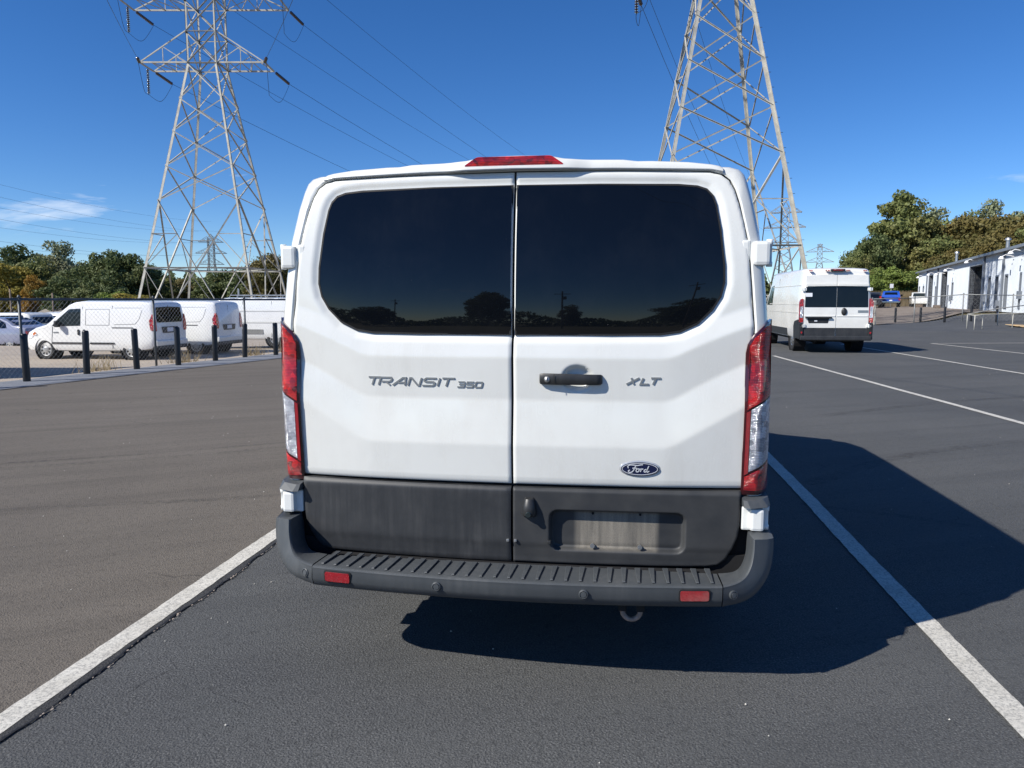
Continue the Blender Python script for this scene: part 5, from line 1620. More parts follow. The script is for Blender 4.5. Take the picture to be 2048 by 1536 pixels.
def pylon(name, loc, rz, label, full=True, mat='galvanised', arms=((20.4, 3.6), (25.0, 4.9), (29.6, 3.6)), top=33.0, steps=False):
    t = empty(name, loc, rz)
    tag(t, label, 'pylon')
    k = 1.0 if full else 1.25
    def P(i, z):                          # corner i at height z
        w = leg_w(z) / 2
        return Vector(((-w, w, w, -w)[i], (-w, -w, w, w)[i], z))
    one = MB()
    def bar(nm, a, b, w, side=None):
        if full:
            m = MB()
            if side is not None: m.angle_bar(a, b, w, side, .022)
            else: m.angle_bar(a, b, w, (Vector(b) - Vector(a)).cross(Vector((0, 0, 1))) if abs((Vector(b) - Vector(a)).normalized().z) < .99 else (1, 0, 0), .016)
            m.build(nm, M[mat], t)
        else:
            one.bar(a, b, w * 1.5)
    sgn = [(1, 0, 0), (-1, 0, 0), (-1, 0, 0), (1, 0, 0)]
    for i in range(4):
        if full:
            m = MB()
            for (z0, z1, w) in ((-2.5, Z_WAIST, .19), (Z_WAIST, top - 2.0, .15)):
                a, b = P(i, z0), P(i, z1)
                m.angle_bar(a, b, w, sgn[i], .03)
                # second flange the other way round, so the angle hugs the corner
            m.build('leg', M[mat], t)
        else:
            one.bar(P(i, -2.5), P(i, Z_WAIST), .30); one.bar(P(i, Z_WAIST), P(i, top - 2), .24)
    nodes = [17.7, 15.2, 12.55, 9.95]     # X-braced panels below the waist
    zs = [Z_WAIST] + nodes
    for f in range(4):
        i, j = f, (f + 1) % 4
        for a, b in zip(zs[:-1], zs[1:]):
            bar('brace', P(i, a), P(j, b), .08); bar('brace', P(j, a), P(i, b), .08)
        # big K panel and splayed foot panel
        z0, z1, z2, z3 = 9.95, 4.9, 2.55, -2.4
        mid = (P(i, z1) + P(j, z1)) / 2
        bar('brace', P(i, z0), mid, .11); bar('brace', P(j, z0), mid, .11)
        bar('horizontal_strut', P(i, z1), P(j, z1), .10)
        for c in (i, j):
            h = P(c, z0).lerp(mid, .5)
            bar('strut', P(c, (z0 + z1) / 2), h, .06); bar('strut', h, P(c, z1), .06)
            ft = P(c, z3).lerp((P(i, z3) + P(j, z3)) / 2, .12)
            bar('brace', mid, ft, .10)
            h2 = mid.lerp(ft, .42); lg = P(c, z2 - .2)
            bar('strut', P(c, z1), h2, .06); bar('strut', h2, lg, .06)
            h3 = mid.lerp(ft, .72); bar('strut', lg, h3, .06)
        # cage above the waist
        cz = [Z_WAIST, 22.7, 25.0, 27.3, 29.6, top - 2]
        for a, b in zip(cz[:-1], cz[1:]):
            bar('brace', P(i, a), P(j, b), .085); bar('brace', P(j, a), P(i, b), .085)
            bar('horizontal_strut', P(i, b), P(j, b), .07)
        bar('horizontal_strut', P(i, Z_WAIST), P(j, Z_WAIST), .10)
    # plan bracing at the big horizontal
    c4 = [(P(i, 4.9) + P((i + 1) % 4, 4.9)) / 2 for i in range(4)]
    for i in range(4): bar('strut', c4[i], c4[(i + 1) % 4], .07)
    # arms: flat frames either side with a raking tie
    tips = {}
    for ai, (z, ln) in enumerate(arms):
        for sx in (-1, 1):
            w = W_WAIST / 2
            T = [Vector((sx * (w + ln * q), sy * (w if sy < 0 else w) * 1.0, z)) for sy, q in ((-1, 1.0), (1, 1.0))]
            B = [Vector((sx * w, sy * w, z)) for sy in (-1, 1)]
            H = [Vector((sx * w, sy * w, z + 2.3)) for sy in (-1, 1)]
            am = MB()
            def ab(a, b, wd): (am if full else one).bar(a, b, wd if full else wd * 1.6)
            for q in (0, 1):
                ab(B[q], T[q], .11); ab(H[q], T[q], .08)
                mid = B[q].lerp(T[q], .5); tie = H[q].lerp(T[q], .5)
                ab(mid, tie, .05); ab(B[q], tie, .05)
            ab(T[0], T[1], .10)
            for u in (.25, .5, .75):
                ab(B[0].lerp(T[0], u), B[1].lerp(T[1], u - .25), .05)
                ab(B[0].lerp(T[0], u), B[1].lerp(T[1], u), .05)
            if full: am.build('arm', M[mat], t)
            tips[(ai, sx)] = (T[0], T[1])
    pk = Vector((0, 0, top))
    for i in range(4): bar('peak_bar', P(i, top - 2), pk, .09)
    if steps:                             # climbing pegs on one leg
        for k_ in range(44):
            z = 2.2 + k_ * .42; p = P(1, z); m = MB()
            m.bar(p, p + Vector((.20 if k_ % 2 else 0, -.20 if k_ % 2 == 0 else 0, 0)), .022); m.build('climbing_peg', M['galv_dark'], t)
    if not full: one.build('lattice', M['galv_dark'], t)
    return t, tips

def wires(name, a, b, sag, label, r=.016, mat='wire', n=28, group='overhead wires'):
    a, b = Vector(a), Vector(b)
    pts = []
    for i in range(n + 1):
        q = i / n
        p = a.lerp(b, q); p.z -= sag * 4 * q * (1 - q); pts.append(p)
    m = MB(); m.tube(pts, r, 4)
    o = m.build(name, M[mat], None)
    return tag(o, label, 'wire', group)

def dress(t, tips, rz, nexts, prevs, nm, first_in=True):
    """insulator strings, jumper loops and the spans away from the pylon"""
    Rz = Matrix.Rotation(rz, 3, 'Z'); Ri = Rz.inverted()
    for (ai, sx), (near, far) in tips.items():
        lo = Ri @ (LINE_OUT * .96 + Vector((0, 0, -.26)))
        li = Ri @ (LINE_IN * .97 + Vector((0, 0, -.12)))
        e1 = far + lo * 1.95; e0 = near + li * 1.9
        insulator('insulator_string', far + lo * .15, e1, t)
        insulator('insulator_string', near + li * .15, e0, t)
        hang = None
        if sx < 0:
            top_ = near.lerp(far, .55); hang = top_ + Vector((0, 0, -2.05))
            insulator('insulator_string', top_ + Vector((0, 0, -.1)), hang, t, r=.12)
        # jumper loop under the arm
        mid = hang if hang else near.lerp(far, .5) + Vector((0, 0, -2.2))
        ctrl = [e0, e0.lerp(mid, .5) + Vector((0, 0, -.9)), mid, mid.lerp(e1, .5) + Vector((0, 0, -.9)), e1]
        m = MB(); m.tube(crom([tuple(p) for p in ctrl], 6), .016, 4); m.build('jumper_wire', M['wire'], t)
        side = 'left' if sx < 0 else 'right'
        lev = ('lowest', 'middle', 'top')[ai]
        w1 = t.location + Rz @ e1; w0 = t.location + Rz @ e0
        wires('power_line', w1, w1 + nexts, 7.0, f'{lev} {side} wire running away from the {nm} pylon', r=.017)
        wires('power_line', w0, w0 + prevs, 7.0, f'{lev} {side} wire passing overhead to the {nm} pylon', r=.014)
D0 = 56.0
TL, tipsL = pylon('lattice_pylon', (-23.55, D0 + 4.5, -.9), 0, 'tall steel lattice pylon on the left, rising behind the compact vans', steps=True)
SPAN = LINE_OUT * 205
dress(TL, tipsL, 0, SPAN, LINE_IN * 190, 'left')
TR, tipsR = pylon('lattice_pylon', (11.95, 45.3, -.35), R_(-2.5), 'tall steel lattice pylon on the right, behind the big van', steps=True)
dress(TR, {k_: v_ for k_, v_ in tipsR.items() if k_[1] < 0}, R_(-2.5), SPAN, LINE_IN * 190, 'right')
pylon('distant_pylon', (at(1566, 238, 10), 238, -1.0), R_(-20), 'distant pylon seen through the legs of the right pylon', full=False)
pylon('distant_pylon', (at(1637, 372, 10), 372, -1.0), R_(-22), 'farthest small pylon standing clear above the tall white van', full=False, arms=((16, 5.2), (21, 5.4), (26, 5.2)), top=30)
pylon('distant_pylon', (at(425, 318, 10), 318, -4.0), R_(8), 'small distant pylon seen between the legs of the left pylon', full=False)
# faint wires of a second line on the far left
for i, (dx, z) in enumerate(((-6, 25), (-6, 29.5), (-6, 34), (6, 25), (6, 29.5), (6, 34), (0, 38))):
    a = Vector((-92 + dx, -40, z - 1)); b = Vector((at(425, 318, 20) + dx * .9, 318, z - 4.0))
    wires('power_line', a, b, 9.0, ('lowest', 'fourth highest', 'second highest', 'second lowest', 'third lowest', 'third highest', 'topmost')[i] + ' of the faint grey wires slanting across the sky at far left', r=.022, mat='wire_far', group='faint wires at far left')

# ================================================================== TREES
def crown_mesh(name, seed, rx, rz, blobs, per, leaf, mat, shape='round', skirt=.0):
    rr = np.random.RandomState(seed)
    cs = []
    for i in range(blobs):
        while True:
            p = rr.uniform(-1, 1, 3)
            q = np.linalg.norm(p)
            if q < 1 and q > .25: break
        h = (p[2] + 1) / 2
        if shape == 'cone': s_ = 1.05 - .75 * h
        elif shape == 'tall': s_ = (.55 + .5 * math.sin(PI * min(1, .12 + h * .9)))
        else: s_ = 1.0 if h < .55 else 1.05 - (h - .55) * .35
        cs.append((p[0] * rx * s_, p[1] * rx * s_, p[2] * rz))
    cs = np.array(cs)
    br = rr.uniform(.16, .30, blobs) * rx
    n = blobs * per
    ci = np.repeat(np.arange(blobs), per)
    dirs = rr.normal(size=(n, 3)); dirs /= np.linalg.norm(dirs, axis=1)[:, None]
    rad = br[ci] * rr.uniform(.55, 1.08, n) 
    pos = cs[ci] + dirs * rad[:, None] * np.array([1.15, 1.15, .8])
    nrm = dirs + rr.normal(size=(n, 3)) * .55; nrm /= np.linalg.norm(nrm, axis=1)[:, None]
    t1 = np.cross(nrm, rr.normal(size=(n, 3))); t1 /= np.linalg.norm(t1, axis=1)[:, None] + 1e-9
    t2 = np.cross(nrm, t1)
    s1 = leaf * rr.uniform(.6, 1.25, n); s2 = s1 * rr.uniform(.5, .9, n)
    a = pos - t1 * s1[:, None]; b = pos + t2 * s2[:, None] ; c = pos + t1 * s1[:, None]; d_ = pos - t2 * s2[:, None]
    V = np.stack([a, b, c, d_], 1).reshape(-1, 3)
    me = bpy.data.meshes.new(name)
    me.vertices.add(4 * n); me.vertices.foreach_set('co', V.ravel())
    me.loops.add(4 * n); me.loops.foreach_set('vertex_index', np.arange(4 * n, dtype=np.int32))
    me.polygons.add(n); me.polygons.foreach_set('loop_start', np.arange(0, 4 * n, 4, dtype=np.int32)); me.polygons.foreach_set('loop_total', np.full(n, 4, np.int32))
    me.update(); me.validate()
    me.materials.append(M[mat])
    return me, cs
def trunk_mesh(name, seed, H, rx, cs, cz, pale=False):
    """tapered trunk with limbs reaching into the crown (z measured from the ground)"""
    rr = random.Random(seed)
    m = MB()
    top = cz
    tr = max(.12, H * .022)
    pts = [(rr.uniform(-.1, .1) * q * H * .06, rr.uniform(-.1, .1) * q * H * .06, top * q * 1.15) for q in (0, .25, .5, .75, 1.0)]
    m.tube(pts, [tr * 1.25, tr, tr * .85, tr * .65, tr * .3], 8)
    idx = list(range(len(cs))); rr.shuffle(idx)
    for i in idx[:14]:
        c = cs[i]; e_ = Vector((c[0] * .92, c[1] * .92, cz + c[2] * .92))
        s_ = Vector((pts[2][0], pts[2][1], min(top * 1.1, max(top * .35, e_.z - Vector((c[0], c[1])).length * .8))))
        md = s_.lerp(e_, .5) + Vector((0, 0, .12 * H * .3))
        m.tube([s_, md, e_], [tr * .42, tr * .28, tr * .10], 5)
    me = bpy.data.meshes.new(name); me.from_pydata(m.v, [], m.f)
    me.materials.append(M['bark_pale' if pale else 'bark'])
    return me
KIND = {}
def tree_kind(key, seed, rx, rz, blobs, per, leaf, mat, shape='round', gap=.25, pale=False):
    """unit tree: height 10 m overall"""
    cme, cs = crown_mesh('crown', seed, rx, rz, blobs, per, leaf, mat, shape)
    cz = 10 - rz - rx * .14
    KIND[key] = (cme, trunk_mesh('trunk', seed, 10, rx, cs, cz, pale), cz)
tree_kind('dark', 1, 3.9, 4.4, 106, 161, 0.187, 'leaf_dark')
tree_kind('dark2', 2, 4.3, 4.2, 112, 161, 0.187, 'leaf_dark')
tree_kind('mid', 3, 3.8, 4.5, 106, 161, 0.180, 'leaf_mid')
tree_kind('mid_tall', 4, 3.0, 4.7, 112, 178, 0.158, 'leaf_mid', 'tall', pale=True)
tree_kind('pale', 5, 3.5, 4.2, 87, 144, 0.158, 'leaf_pale', pale=True)
tree_kind('brown', 6, 4.3, 4.4, 118, 161, 0.180, 'leaf_brown')
tree_kind('yellow', 7, 3.6, 4.4, 87, 144, 0.173, 'leaf_yellow')
tree_kind('orange', 8, 3.4, 4.2, 75, 136, 0.173, 'leaf_orange')
tree_kind('bright', 9, 4.6, 4.6, 100, 161, 0.202, 'leaf_bright')
TREES = {}
def tree(key, px, py, d, label, wid=1.0, name='tree', group=None, cat='tree', sink=0.0):
    """px: image column of the trunk, py: row of its top, d: distance; wid widens the crown"""
    top = hz(py, d)
    x = at(px, d, (top + 0) / 2)
    gz = ground_z(x, d)
    H = top - gz
    k = H / 10
    cme, tme, cz = KIND[key]
    t = empty(name, (x, d, gz - sink))
    tag(t, label, cat, group)
    rz = random.uniform(0, 2 * PI)
    for nm, me, z in (('crown', cme, cz * k), ('trunk', tme, 0)):
        o = bpy.data.objects.new(nm, me); o.parent = t; COL.objects.link(o)
        o.location = (0, 0, z); o.rotation_euler = (0, 0, rz)
        o.scale = (k * wid, k * wid, k)
    return t
# left wood, from the frame edge to the big van
tree('dark', 22, 486, 118, 'dark green tree at the left edge of the frame', 1.0)
tree('yellow', 20, 522, 102, 'yellow green tree low at the left edge of the frame', 1.1)
tree('pale', 118, 478, 126, 'tall pale grey green tree standing above its neighbours on the left', 1.0)
tree('mid', 72, 515, 116, 'olive green tree between the yellow tree and the pale tree on the left', .95)
tree('orange', 66, 545, 100, 'small orange leaved tree low on the left', .65)
tree('dark2', 172, 520, 108, 'broad dark tree right of the pale tree', 1.05)
tree('dark', 128, 552, 100, 'low dark tree beneath the pale tree', 1.15)
tree('dark', 212, 497, 113, 'tall dark tree left of the left pylon', .95)
tree('dark2', 254, 499, 110, 'dark tree beside the left leg of the left pylon', .95)
tree('dark', 205, 548, 99, 'low dark tree in front of the tall dark trees on the left', 1.1)
tree('yellow', 262, 584, 88, 'low yellowish bush at the foot of the left pylon', 1.8, 'bush', None, 'bush')
tree('bright', 232, 582, 92, 'low green bush left of the left pylon', 1.6, 'bush', None, 'bush')
tree('mid', 318, 548, 122, 'olive tree seen through the left side of the left pylon', 1.1)
tree('brown', 352, 552, 128, 'brownish tree seen through the middle of the left pylon', 1.1)
tree('mid', 392, 556, 134, 'green tree right of the dark inner leg of the left pylon', 1.2)
tree('dark', 442, 538, 120, 'dark tree behind the right side of the left pylon', 1.1)
tree('brown', 476, 536, 124, 'brown green tree behind the right leg of the left pylon', 1.1)
tree('dark2', 508, 530, 118, 'dark tree between the left pylon and the big van', 1.0)
tree('brown', 540, 500, 104, 'russet tree next to the left edge of the big van', .75)
tree('mid', 576, 520, 116, 'green tree half hidden by the left edge of the big van', 1.0)
# right bank
tree('mid_tall', 1800, 380, 128, 'tallest tree on the right, towering over the wood', .98)
tree('dark2', 1742, 462, 122, 'dark tree left of the tallest tree', .85)
tree('mid', 1714, 505, 116, 'green tree at the left end of the right hand wood', .9)
tree('mid', 1835, 432, 134, 'olive tree just right of the tallest tree', .95)
tree('pale', 1876, 408, 150, 'pale tree rising behind the right hand wood', 1.0)
tree('mid', 1922, 424, 140, 'green tree between the pale tree and the big brown tree', .9)
tree('mid', 1880, 470, 118, 'green tree above the end of the metal building', 1.15)
tree('brown', 1950, 424, 124, 'big brown leaved tree above the metal building', 1.05)
tree('pale', 1990, 392, 150, 'pale green treetop near the right edge of the frame', .8)
tree('brown', 2030, 418, 118, 'brown leaved tree at the right edge of the frame', 1.0)
tree('pale', 2062, 386, 146, 'pale treetop cut by the right edge of the frame', .7)
tree('brown', 1905, 492, 112, 'low brown green tree behind the roof of the metal building', 1.0)
tree('brown', 1985, 462, 108, 'russet tree close behind the metal building', 1.0)
tree('mid', 2085, 440, 104, 'green tree beyond the right edge of the frame', 1.0)
tree('bright', 1772, 532, 106, 'bright green thicket below the tallest tree', 1.35, 'bush', None, 'bush')
tree('bright', 1822, 540, 108, 'bright green bush at the end of the metal building', 1.3, 'bush', None, 'bush')
tree('mid', 1700, 545, 118, 'low bush at the left foot of the right hand wood', 1.5, 'bush', None, 'bush')
tree('dark2', 1668, 560, 150, 'low dark bush left of the right hand wood', 1.7, 'bush', None, 'bush')
tree('bright', 1735, 548, 104, 'green bush right above the tall white van', 1.5, 'bush', None, 'bush')
# distant wood that reads as one mass
def wood(name, spans, mat, seed, label):
    rr = np.random.RandomState(seed)
    V = []
    for (p0, p1, y0, y1, d, n) in spans:
        px = rr.uniform(p0, p1, n); dd = d + rr.uniform(-6, 6, n)
        top = np.array([hz(lerp(y0, y1, (a - p0) / (p1 - p0)) + 9 * math.sin(a * .16) + 5 * math.sin(a * .41 + 1), b) for a, b in zip(px, dd)])
        x = np.array([at(a, b) for a, b in zip(px, dd)])
        g = np.array([ground_z(a, b) for a, b in zip(x, dd)])
        z = g + (top - g) * rr.uniform(0, 1, n) ** .8
        pos = np.stack([x, dd, z], 1)
        nr = rr.normal(size=(n, 3)) + np.array([0, -.6, .5]); nr /= np.linalg.norm(nr, axis=1)[:, None]
        t1 = np.cross(nr, rr.normal(size=(n, 3))); t1 /= np.linalg.norm(t1, axis=1)[:, None]; t2 = np.cross(nr, t1)
        s1 = (d * .0034 * rr.uniform(.6, 1.3, n))[:, None]
        V.append(np.stack([pos - t1 * s1, pos + t2 * s1 * .7, pos + t1 * s1, pos - t2 * s1 * .7], 1).reshape(-1, 3))
    V = np.concatenate(V); n = len(V) // 4
    me = bpy.data.meshes.new(name); me.from_pydata(V.tolist(), [], [(4 * i, 4 * i + 1, 4 * i + 2, 4 * i + 3) for i in range(n)])
    tag(link(name, me, M[mat]), label, 'wood', kind='stuff')
wood('distant_wood', [(-120, 620, 548, 556, 150, 16000), (270, 620, 560, 556, 138, 8000), (600, 1580, 548, 562, 165, 16000)], 'leaf_dark', 3, 'dark mass of woodland behind the trees on the left')
wood('distant_wood', [(1640, 1720, 578, 520, 150, 3500), (1700, 2150, 500, 470, 146, 15000), (1540, 1680, 580, 568, 260, 2500)], 'leaf_mid', 4, 'green mass of woodland behind the trees on the right')
# band of tall dry grass below the right hand trees
rr = np.random.RandomState(9)
n = 9000
px = rr.uniform(1690, 1850, n); dd = rr.uniform(95, 103, n)
x = np.array([at(a, b) for a, b in zip(px, dd)]); g = np.array([ground_z(a, b) for a, b in zip(x, dd)])
h = rr.uniform(.7, 2.1, n); w = rr.uniform(.03, .09, n); lx = rr.normal(size=n) * .25
V = np.stack([np.stack([x - w, dd, g], 1), np.stack([x + w, dd, g], 1), np.stack([x + lx, dd + rr.normal(size=n) * .2, g + h], 1)], 1).reshape(-1, 3)
me = bpy.data.meshes.new('dry_grass'); me.from_pydata(V.tolist(), [], [(3 * i, 3 * i + 1, 3 * i + 2) for i in range(n)])
tag(link('dry_grass', me, M['dry_grass']), 'tall tan dry grass in front of the right hand wood', 'grass', kind='stuff')

# ================================================================== METAL BUILDING ON THE RIGHT
BA, BB = Vector((30.5, 43.0)), Vector((at(1835, 96, .8), 96.0))       # near and far ends of the long wall
BD = (BB - BA); BL = BD.length; BD.normalize()
BN = Vector((-BD.y, BD.x))                                            # towards the yard (left)
if BN.x > 0: BN = -BN
BZ, BH = .72, 4.25
BLD = empty('metal_building', (0, 0, 0))
tag(BLD, 'long low white ribbed metal building with tall doorways, at the right edge', 'building')
def wp(s_, out, z): return (BA.x + BD.x * s_ + BN.x * out, BA.y + BD.y * s_ + BN.y * out, z)
def s_at(px):
    a = (px - 1024) / 1500 * math.cos(PITCH)
    # BA + BD*s : x = a*y (at about eye height)
    return (a * BA.y - BA.x) / (BD.x - a * BD.y)
def ribbed(name, s0, s1, z0, z1, parent):
    m = MB()
    pts = []
    q = s0
    pitch = .32
    n = max(1, int(round((s1 - s0) / pitch))); pitch = (s1 - s0) / n
    for i in range(n):
        b = s0 + i * pitch
        pts += [(b, 0), (b + pitch * .70, 0), (b + pitch * .76, .045), (b + pitch * .94, .045)]
    pts.append((s1, 0))
    vs_ = [wp(s_, o, z0) for s_, o in pts] + [wp(s_, o, z1) for s_, o in pts]
    k = len(pts)
    m.add(vs_, [(i, i + 1, k + i + 1, k + i) for i in range(k - 1)])
    return m.build(name, M['metal_wall'], parent)
def zx(v): return 1700 + v / 5.885
# openings: (zoom columns, sill height, head height, kind)
OPEN = [(808, 822, .9, 2.5, 'window'), (853, 871, .9, 2.5, 'window'), (918, 970, 0, 3.7, 'doorway'), (999, 1022, 0, 2.3, 'door'), (1068, 1135, 0, 3.75, 'doorway'), (1141, 1158, 0, 2.3, 'door'),
        (1192, 1213, .9, 2.5, 'window'), (1392, 1545, 0, 3.72, 'doorway'), (1618, 1652, .28, 2.6, 'window'), (1704, 1742, .28, 2.6, 'window'), (1813, 1852, .28, 2.6, 'window'), (1943, 1992, .28, 2.6, 'window')]
ops = []
for (a, b, z0, z1, kd) in OPEN:
    s0, s1 = sorted((s_at(zx(a)), s_at(zx(b)))); ops.append((s0, s1, z0, z1, kd))
for q in (0, 1.2): ops.append((3.2 + q * 2.2, 3.7 + q * 2.2, .28, 2.6, 'window'))
ops = sorted(o for o in ops if o[0] > 0.2)
clean = []
for o in ops:
    if clean and o[0] < clean[-1][1] + .03: continue
    clean.append(o)
cur = 0.0
for (s0, s1, z0, z1, kd) in clean:
    ribbed('wall_panel', cur, s0, BZ, BZ + BH, BLD)
    ribbed('wall_panel', s0, s1, BZ + z1, BZ + BH, BLD)
    if z0 > .05: ribbed('wall_panel', s0, s1, BZ, BZ + z0, BLD)
    # reveal: frame and dark inside
    fr = MB(); t_ = .09
    def fbox(a0, a1, b0, b1, o0, o1):
        P = [wp(a, o, z) for z in (b0, b1) for a, o in ((a0, o0), (a1, o0), (a1, o1), (a0, o1))]
        fr.add(P, [(0, 3, 2, 1), (4, 5, 6, 7), (0, 1, 5, 4), (1, 2, 6, 5), (2, 3, 7, 6), (3, 0, 4, 7)])
    fbox(s0 - .02, s0 + t_, BZ + z0, BZ + z1, -.35, .06); fbox(s1 - t_, s1 + .02, BZ + z0, BZ + z1, -.35, .06); fbox(s0 + t_, s1 - t_, BZ + z1 - t_, BZ + z1 + .02, -.35, .06)
    if z0 > .05: fbox(s0 + t_, s1 - t_, BZ + z0 - .02, BZ + z0 + t_, -.35, .09)
    if kd == 'door': fbox(s0 + t_, s1 - t_, BZ + 1.0, BZ + 1.12, -.16, .0)
    f_ = fr.build('window_frame' if kd == 'window' else 'door_frame', M['metal_trim'], BLD)
    m = MB(); m.add([wp(s0 + t_, -.12 if kd != 'doorway' else -.9, BZ + z0), wp(s1 - t_, -.12 if kd != 'doorway' else -.9, BZ + z0), wp(s1 - t_, -.12 if kd != 'doorway' else -.9, BZ + z1), wp(s0 + t_, -.12 if kd != 'doorway' else -.9, BZ + z1)], [(0, 1, 2, 3)])
    if kd == 'doorway':
        m.add([wp(s0 + t_, 0, BZ + z0), wp(s0 + t_, -.9, BZ + z0), wp(s0 + t_, -.9, BZ + z1), wp(s0 + t_, 0, BZ + z1)], [(0, 1, 2, 3)])
        m.add([wp(s1 - t_, 0, BZ + z0), wp(s1 - t_, -.9, BZ + z0), wp(s1 - t_, -.9, BZ + z1), wp(s1 - t_, 0, BZ + z1)], [(0, 1, 2, 3)])
        m.build('dark_inside', M['paint_dark'], BLD)  # near-black sheets stand in for the shade inside the doorway
    else:
        m.build('pane' if kd == 'window' else 'door_leaf', M['glass_tint'] if kd == 'window' else M['metal_trim'], BLD)
    cur = s1
ribbed('wall_panel', cur, BL, BZ, BZ + BH, BLD)
# inner shell, far gable, roof, eaves gutter, downpipes
m = MB()
dp = -14.0
m.add([wp(BL, 0, BZ), wp(BL, dp, BZ), wp(BL, dp, BZ + BH), wp(BL, dp / 2, BZ + BH + 1.1), wp(BL, 0, BZ + BH)], [(0, 1, 2, 3, 4)])
m.add([wp(0, dp, BZ), wp(BL, dp, BZ), wp(BL, dp, BZ + BH), wp(0, dp, BZ + BH)], [(0, 1, 2, 3)])
m.build('gable_wall', M['metal_wall'], BLD)
m = MB()
for (o0, z0, o1, z1) in ((.35, BZ + BH + .02, dp / 2, BZ + BH + 1.2), (dp / 2, BZ + BH + 1.2, dp - .35, BZ + BH + .02)):
    P = [wp(-.2, o0, z0), wp(BL + .3, o0, z0), wp(BL + .3, o1, z1), wp(-.2, o1, z1)]
    m.add(P + [(p[0], p[1], p[2] + .08) for p in P], [(0, 1, 2, 3), (4, 5, 6, 7), (0, 1, 5, 4), (1, 2, 6, 5), (2, 3, 7, 6), (3, 0, 4, 7)])
rf = m.build('roof', M['roof_metal'], BLD)
m = MB(); m.bar(wp(-.2, .34, BZ + BH + .0), wp(BL + .3, .34, BZ + BH + .0), .16, .18); m.build('gutter', M['metal_trim'], BLD)
for v_ in (905, 1030, 1570, 1800):
    s_ = s_at(zx(v_)); m = MB(); m.bar(wp(s_, .12, BZ + .05), wp(s_, .12, BZ + BH), .12); m.build('downpipe', M['metal_trim'], BLD)
for v_, h in ((925, 1.2), (1420, .9)):
    s_ = s_at(zx(v_)) + 3; m = MB(); p = wp(s_, -3.0, BZ + BH + .5); m.tube([p, (p[0], p[1], p[2] + h + .3)], .14, 10); m.lathe([(0, 0), (.26, 0), (.20, .18), (0, .26)], 'z', 10, (p[0], p[1], p[2] + h + .3)); m.build('roof_vent', M['steel'], rf)
for v_, z in ((870, 3.6), (1000, 3.65), (1100, 3.5), (1210, 3.7), (1470, 4.0), (1905, 3.7), (2020, 3.9)):
    s_ = s_at(zx(v_)); m = MB(); m.tube([wp(s_, 0, BZ + z), wp(s_, .55, BZ + z + .14), wp(s_, .75, BZ + z + .02)], .03, 6); p = wp(s_, .78, BZ + z - .12)
    m.lathe([(0, .18), (.07, .16), (.17, .02), (.17, -.03), (0, -.03)], 'z', 12, p); m.build('wall_lamp', M['sign_white'], BLD)
for v_, z in ((1588, .95), (2012, 1.15), (1195, .95), (1758, .55)):
    s_ = s_at(zx(v_)); m = MB(); a_ = wp(s_, .02, BZ + z); m.bar(wp(s_ - .18, .12, BZ + z), wp(s_ + .18, .12, BZ + z), .24, .5); m.build('meter_box', M['metal_trim'], BLD)

# ================================================================== FENCES, BOLLARDS, RAILS
def chainlink(name, pts, H, label, post_mat, mesh_mat, posts=None, r=.03, wire=.0035, cell=.075, rail=True, barb=False, gap=.03):
    t = empty(name, (pts[0][0], pts[0][1], ground_z(*pts[0])))
    tag(t, label, 'fence')
    o0 = Vector(t.location)
    m = MB(); rails = MB()
    for (a, b) in zip(pts[:-1], pts[1:]):
        A, B = Vector(a), Vector(b); L = (B - A).length; u = (B - A) / L
        def P(s_, z):
            p = A + u * s_; return Vector((p.x, p.y, ground_z(p.x, p.y) + z)) - o0
        step_ = cell * 1.41421
        k = int((L + H) / step_) + 1
        for i in range(k):
            for sg in (1, -1):
                s0 = -H + i * step_ if sg > 0 else i * step_
                # line from (s0, gap) rising to the right (sg>0) or to the left
                q0, q1 = 0.0, H - gap
                sa, sb = s0, s0 + sg * (H - gap)
                lo_, hi_ = 0.0, 1.0
                if sa < 0: lo_ = max(lo_, (0 - sa) / (sb - sa))
                if sb < 0: hi_ = min(hi_, (0 - sa) / (sb - sa))
                if sa > L: lo_ = max(lo_, (L - sa) / (sb - sa))
                if sb > L: hi_ = min(hi_, (L - sa) / (sb - sa))
                if lo_ >= hi_ or sa > L + H: continue
                p0 = P(lerp(sa, sb, lo_), gap + (H - gap) * lo_); p1 = P(lerp(sa, sb, hi_), gap + (H - gap) * hi_)
                m.tube([p0, p1], wire, 3, False)
        if rail:
            nn = max(1, int(L / 2)); rails.tube([P(L * i / nn, H) for i in range(nn + 1)], r * .8, 6)
        if barb:
            nn = max(1, int(L / .25))
            rails.tube([P(L * i / nn, H + .02 + .008 * (i % 2)) for i in range(nn + 1)], .010, 4)
            for i in range(nn):
                p = P(L * (i + .5) / nn, H); rails.bar(p + Vector((0, 0, 0)), p + Vector((.0, 0, .05)), .006)
    me_ = m.build('wire_mesh', mesh_mat, t, fix=False); me_['kind'] = 'stuff'
    if rail or barb: rails.build('top_rail', post_mat, t, True)
    for (px_, py_) in posts or []:
        q = MB(); z = ground_z(px_, py_)
        p = Vector((px_, py_, z)) - o0
        q.tube([p + Vector((0, 0, -.2)), p + Vector((0, 0, H + .03))], r, 8); q.lathe([(r * 1.1, 0), (r * 1.1, .03), (r * .5, .06), (0, .065)], 'z', 8, tuple(p + Vector((0, 0, H + .03))))
        q.build('post', post_mat, t, True)
    return t
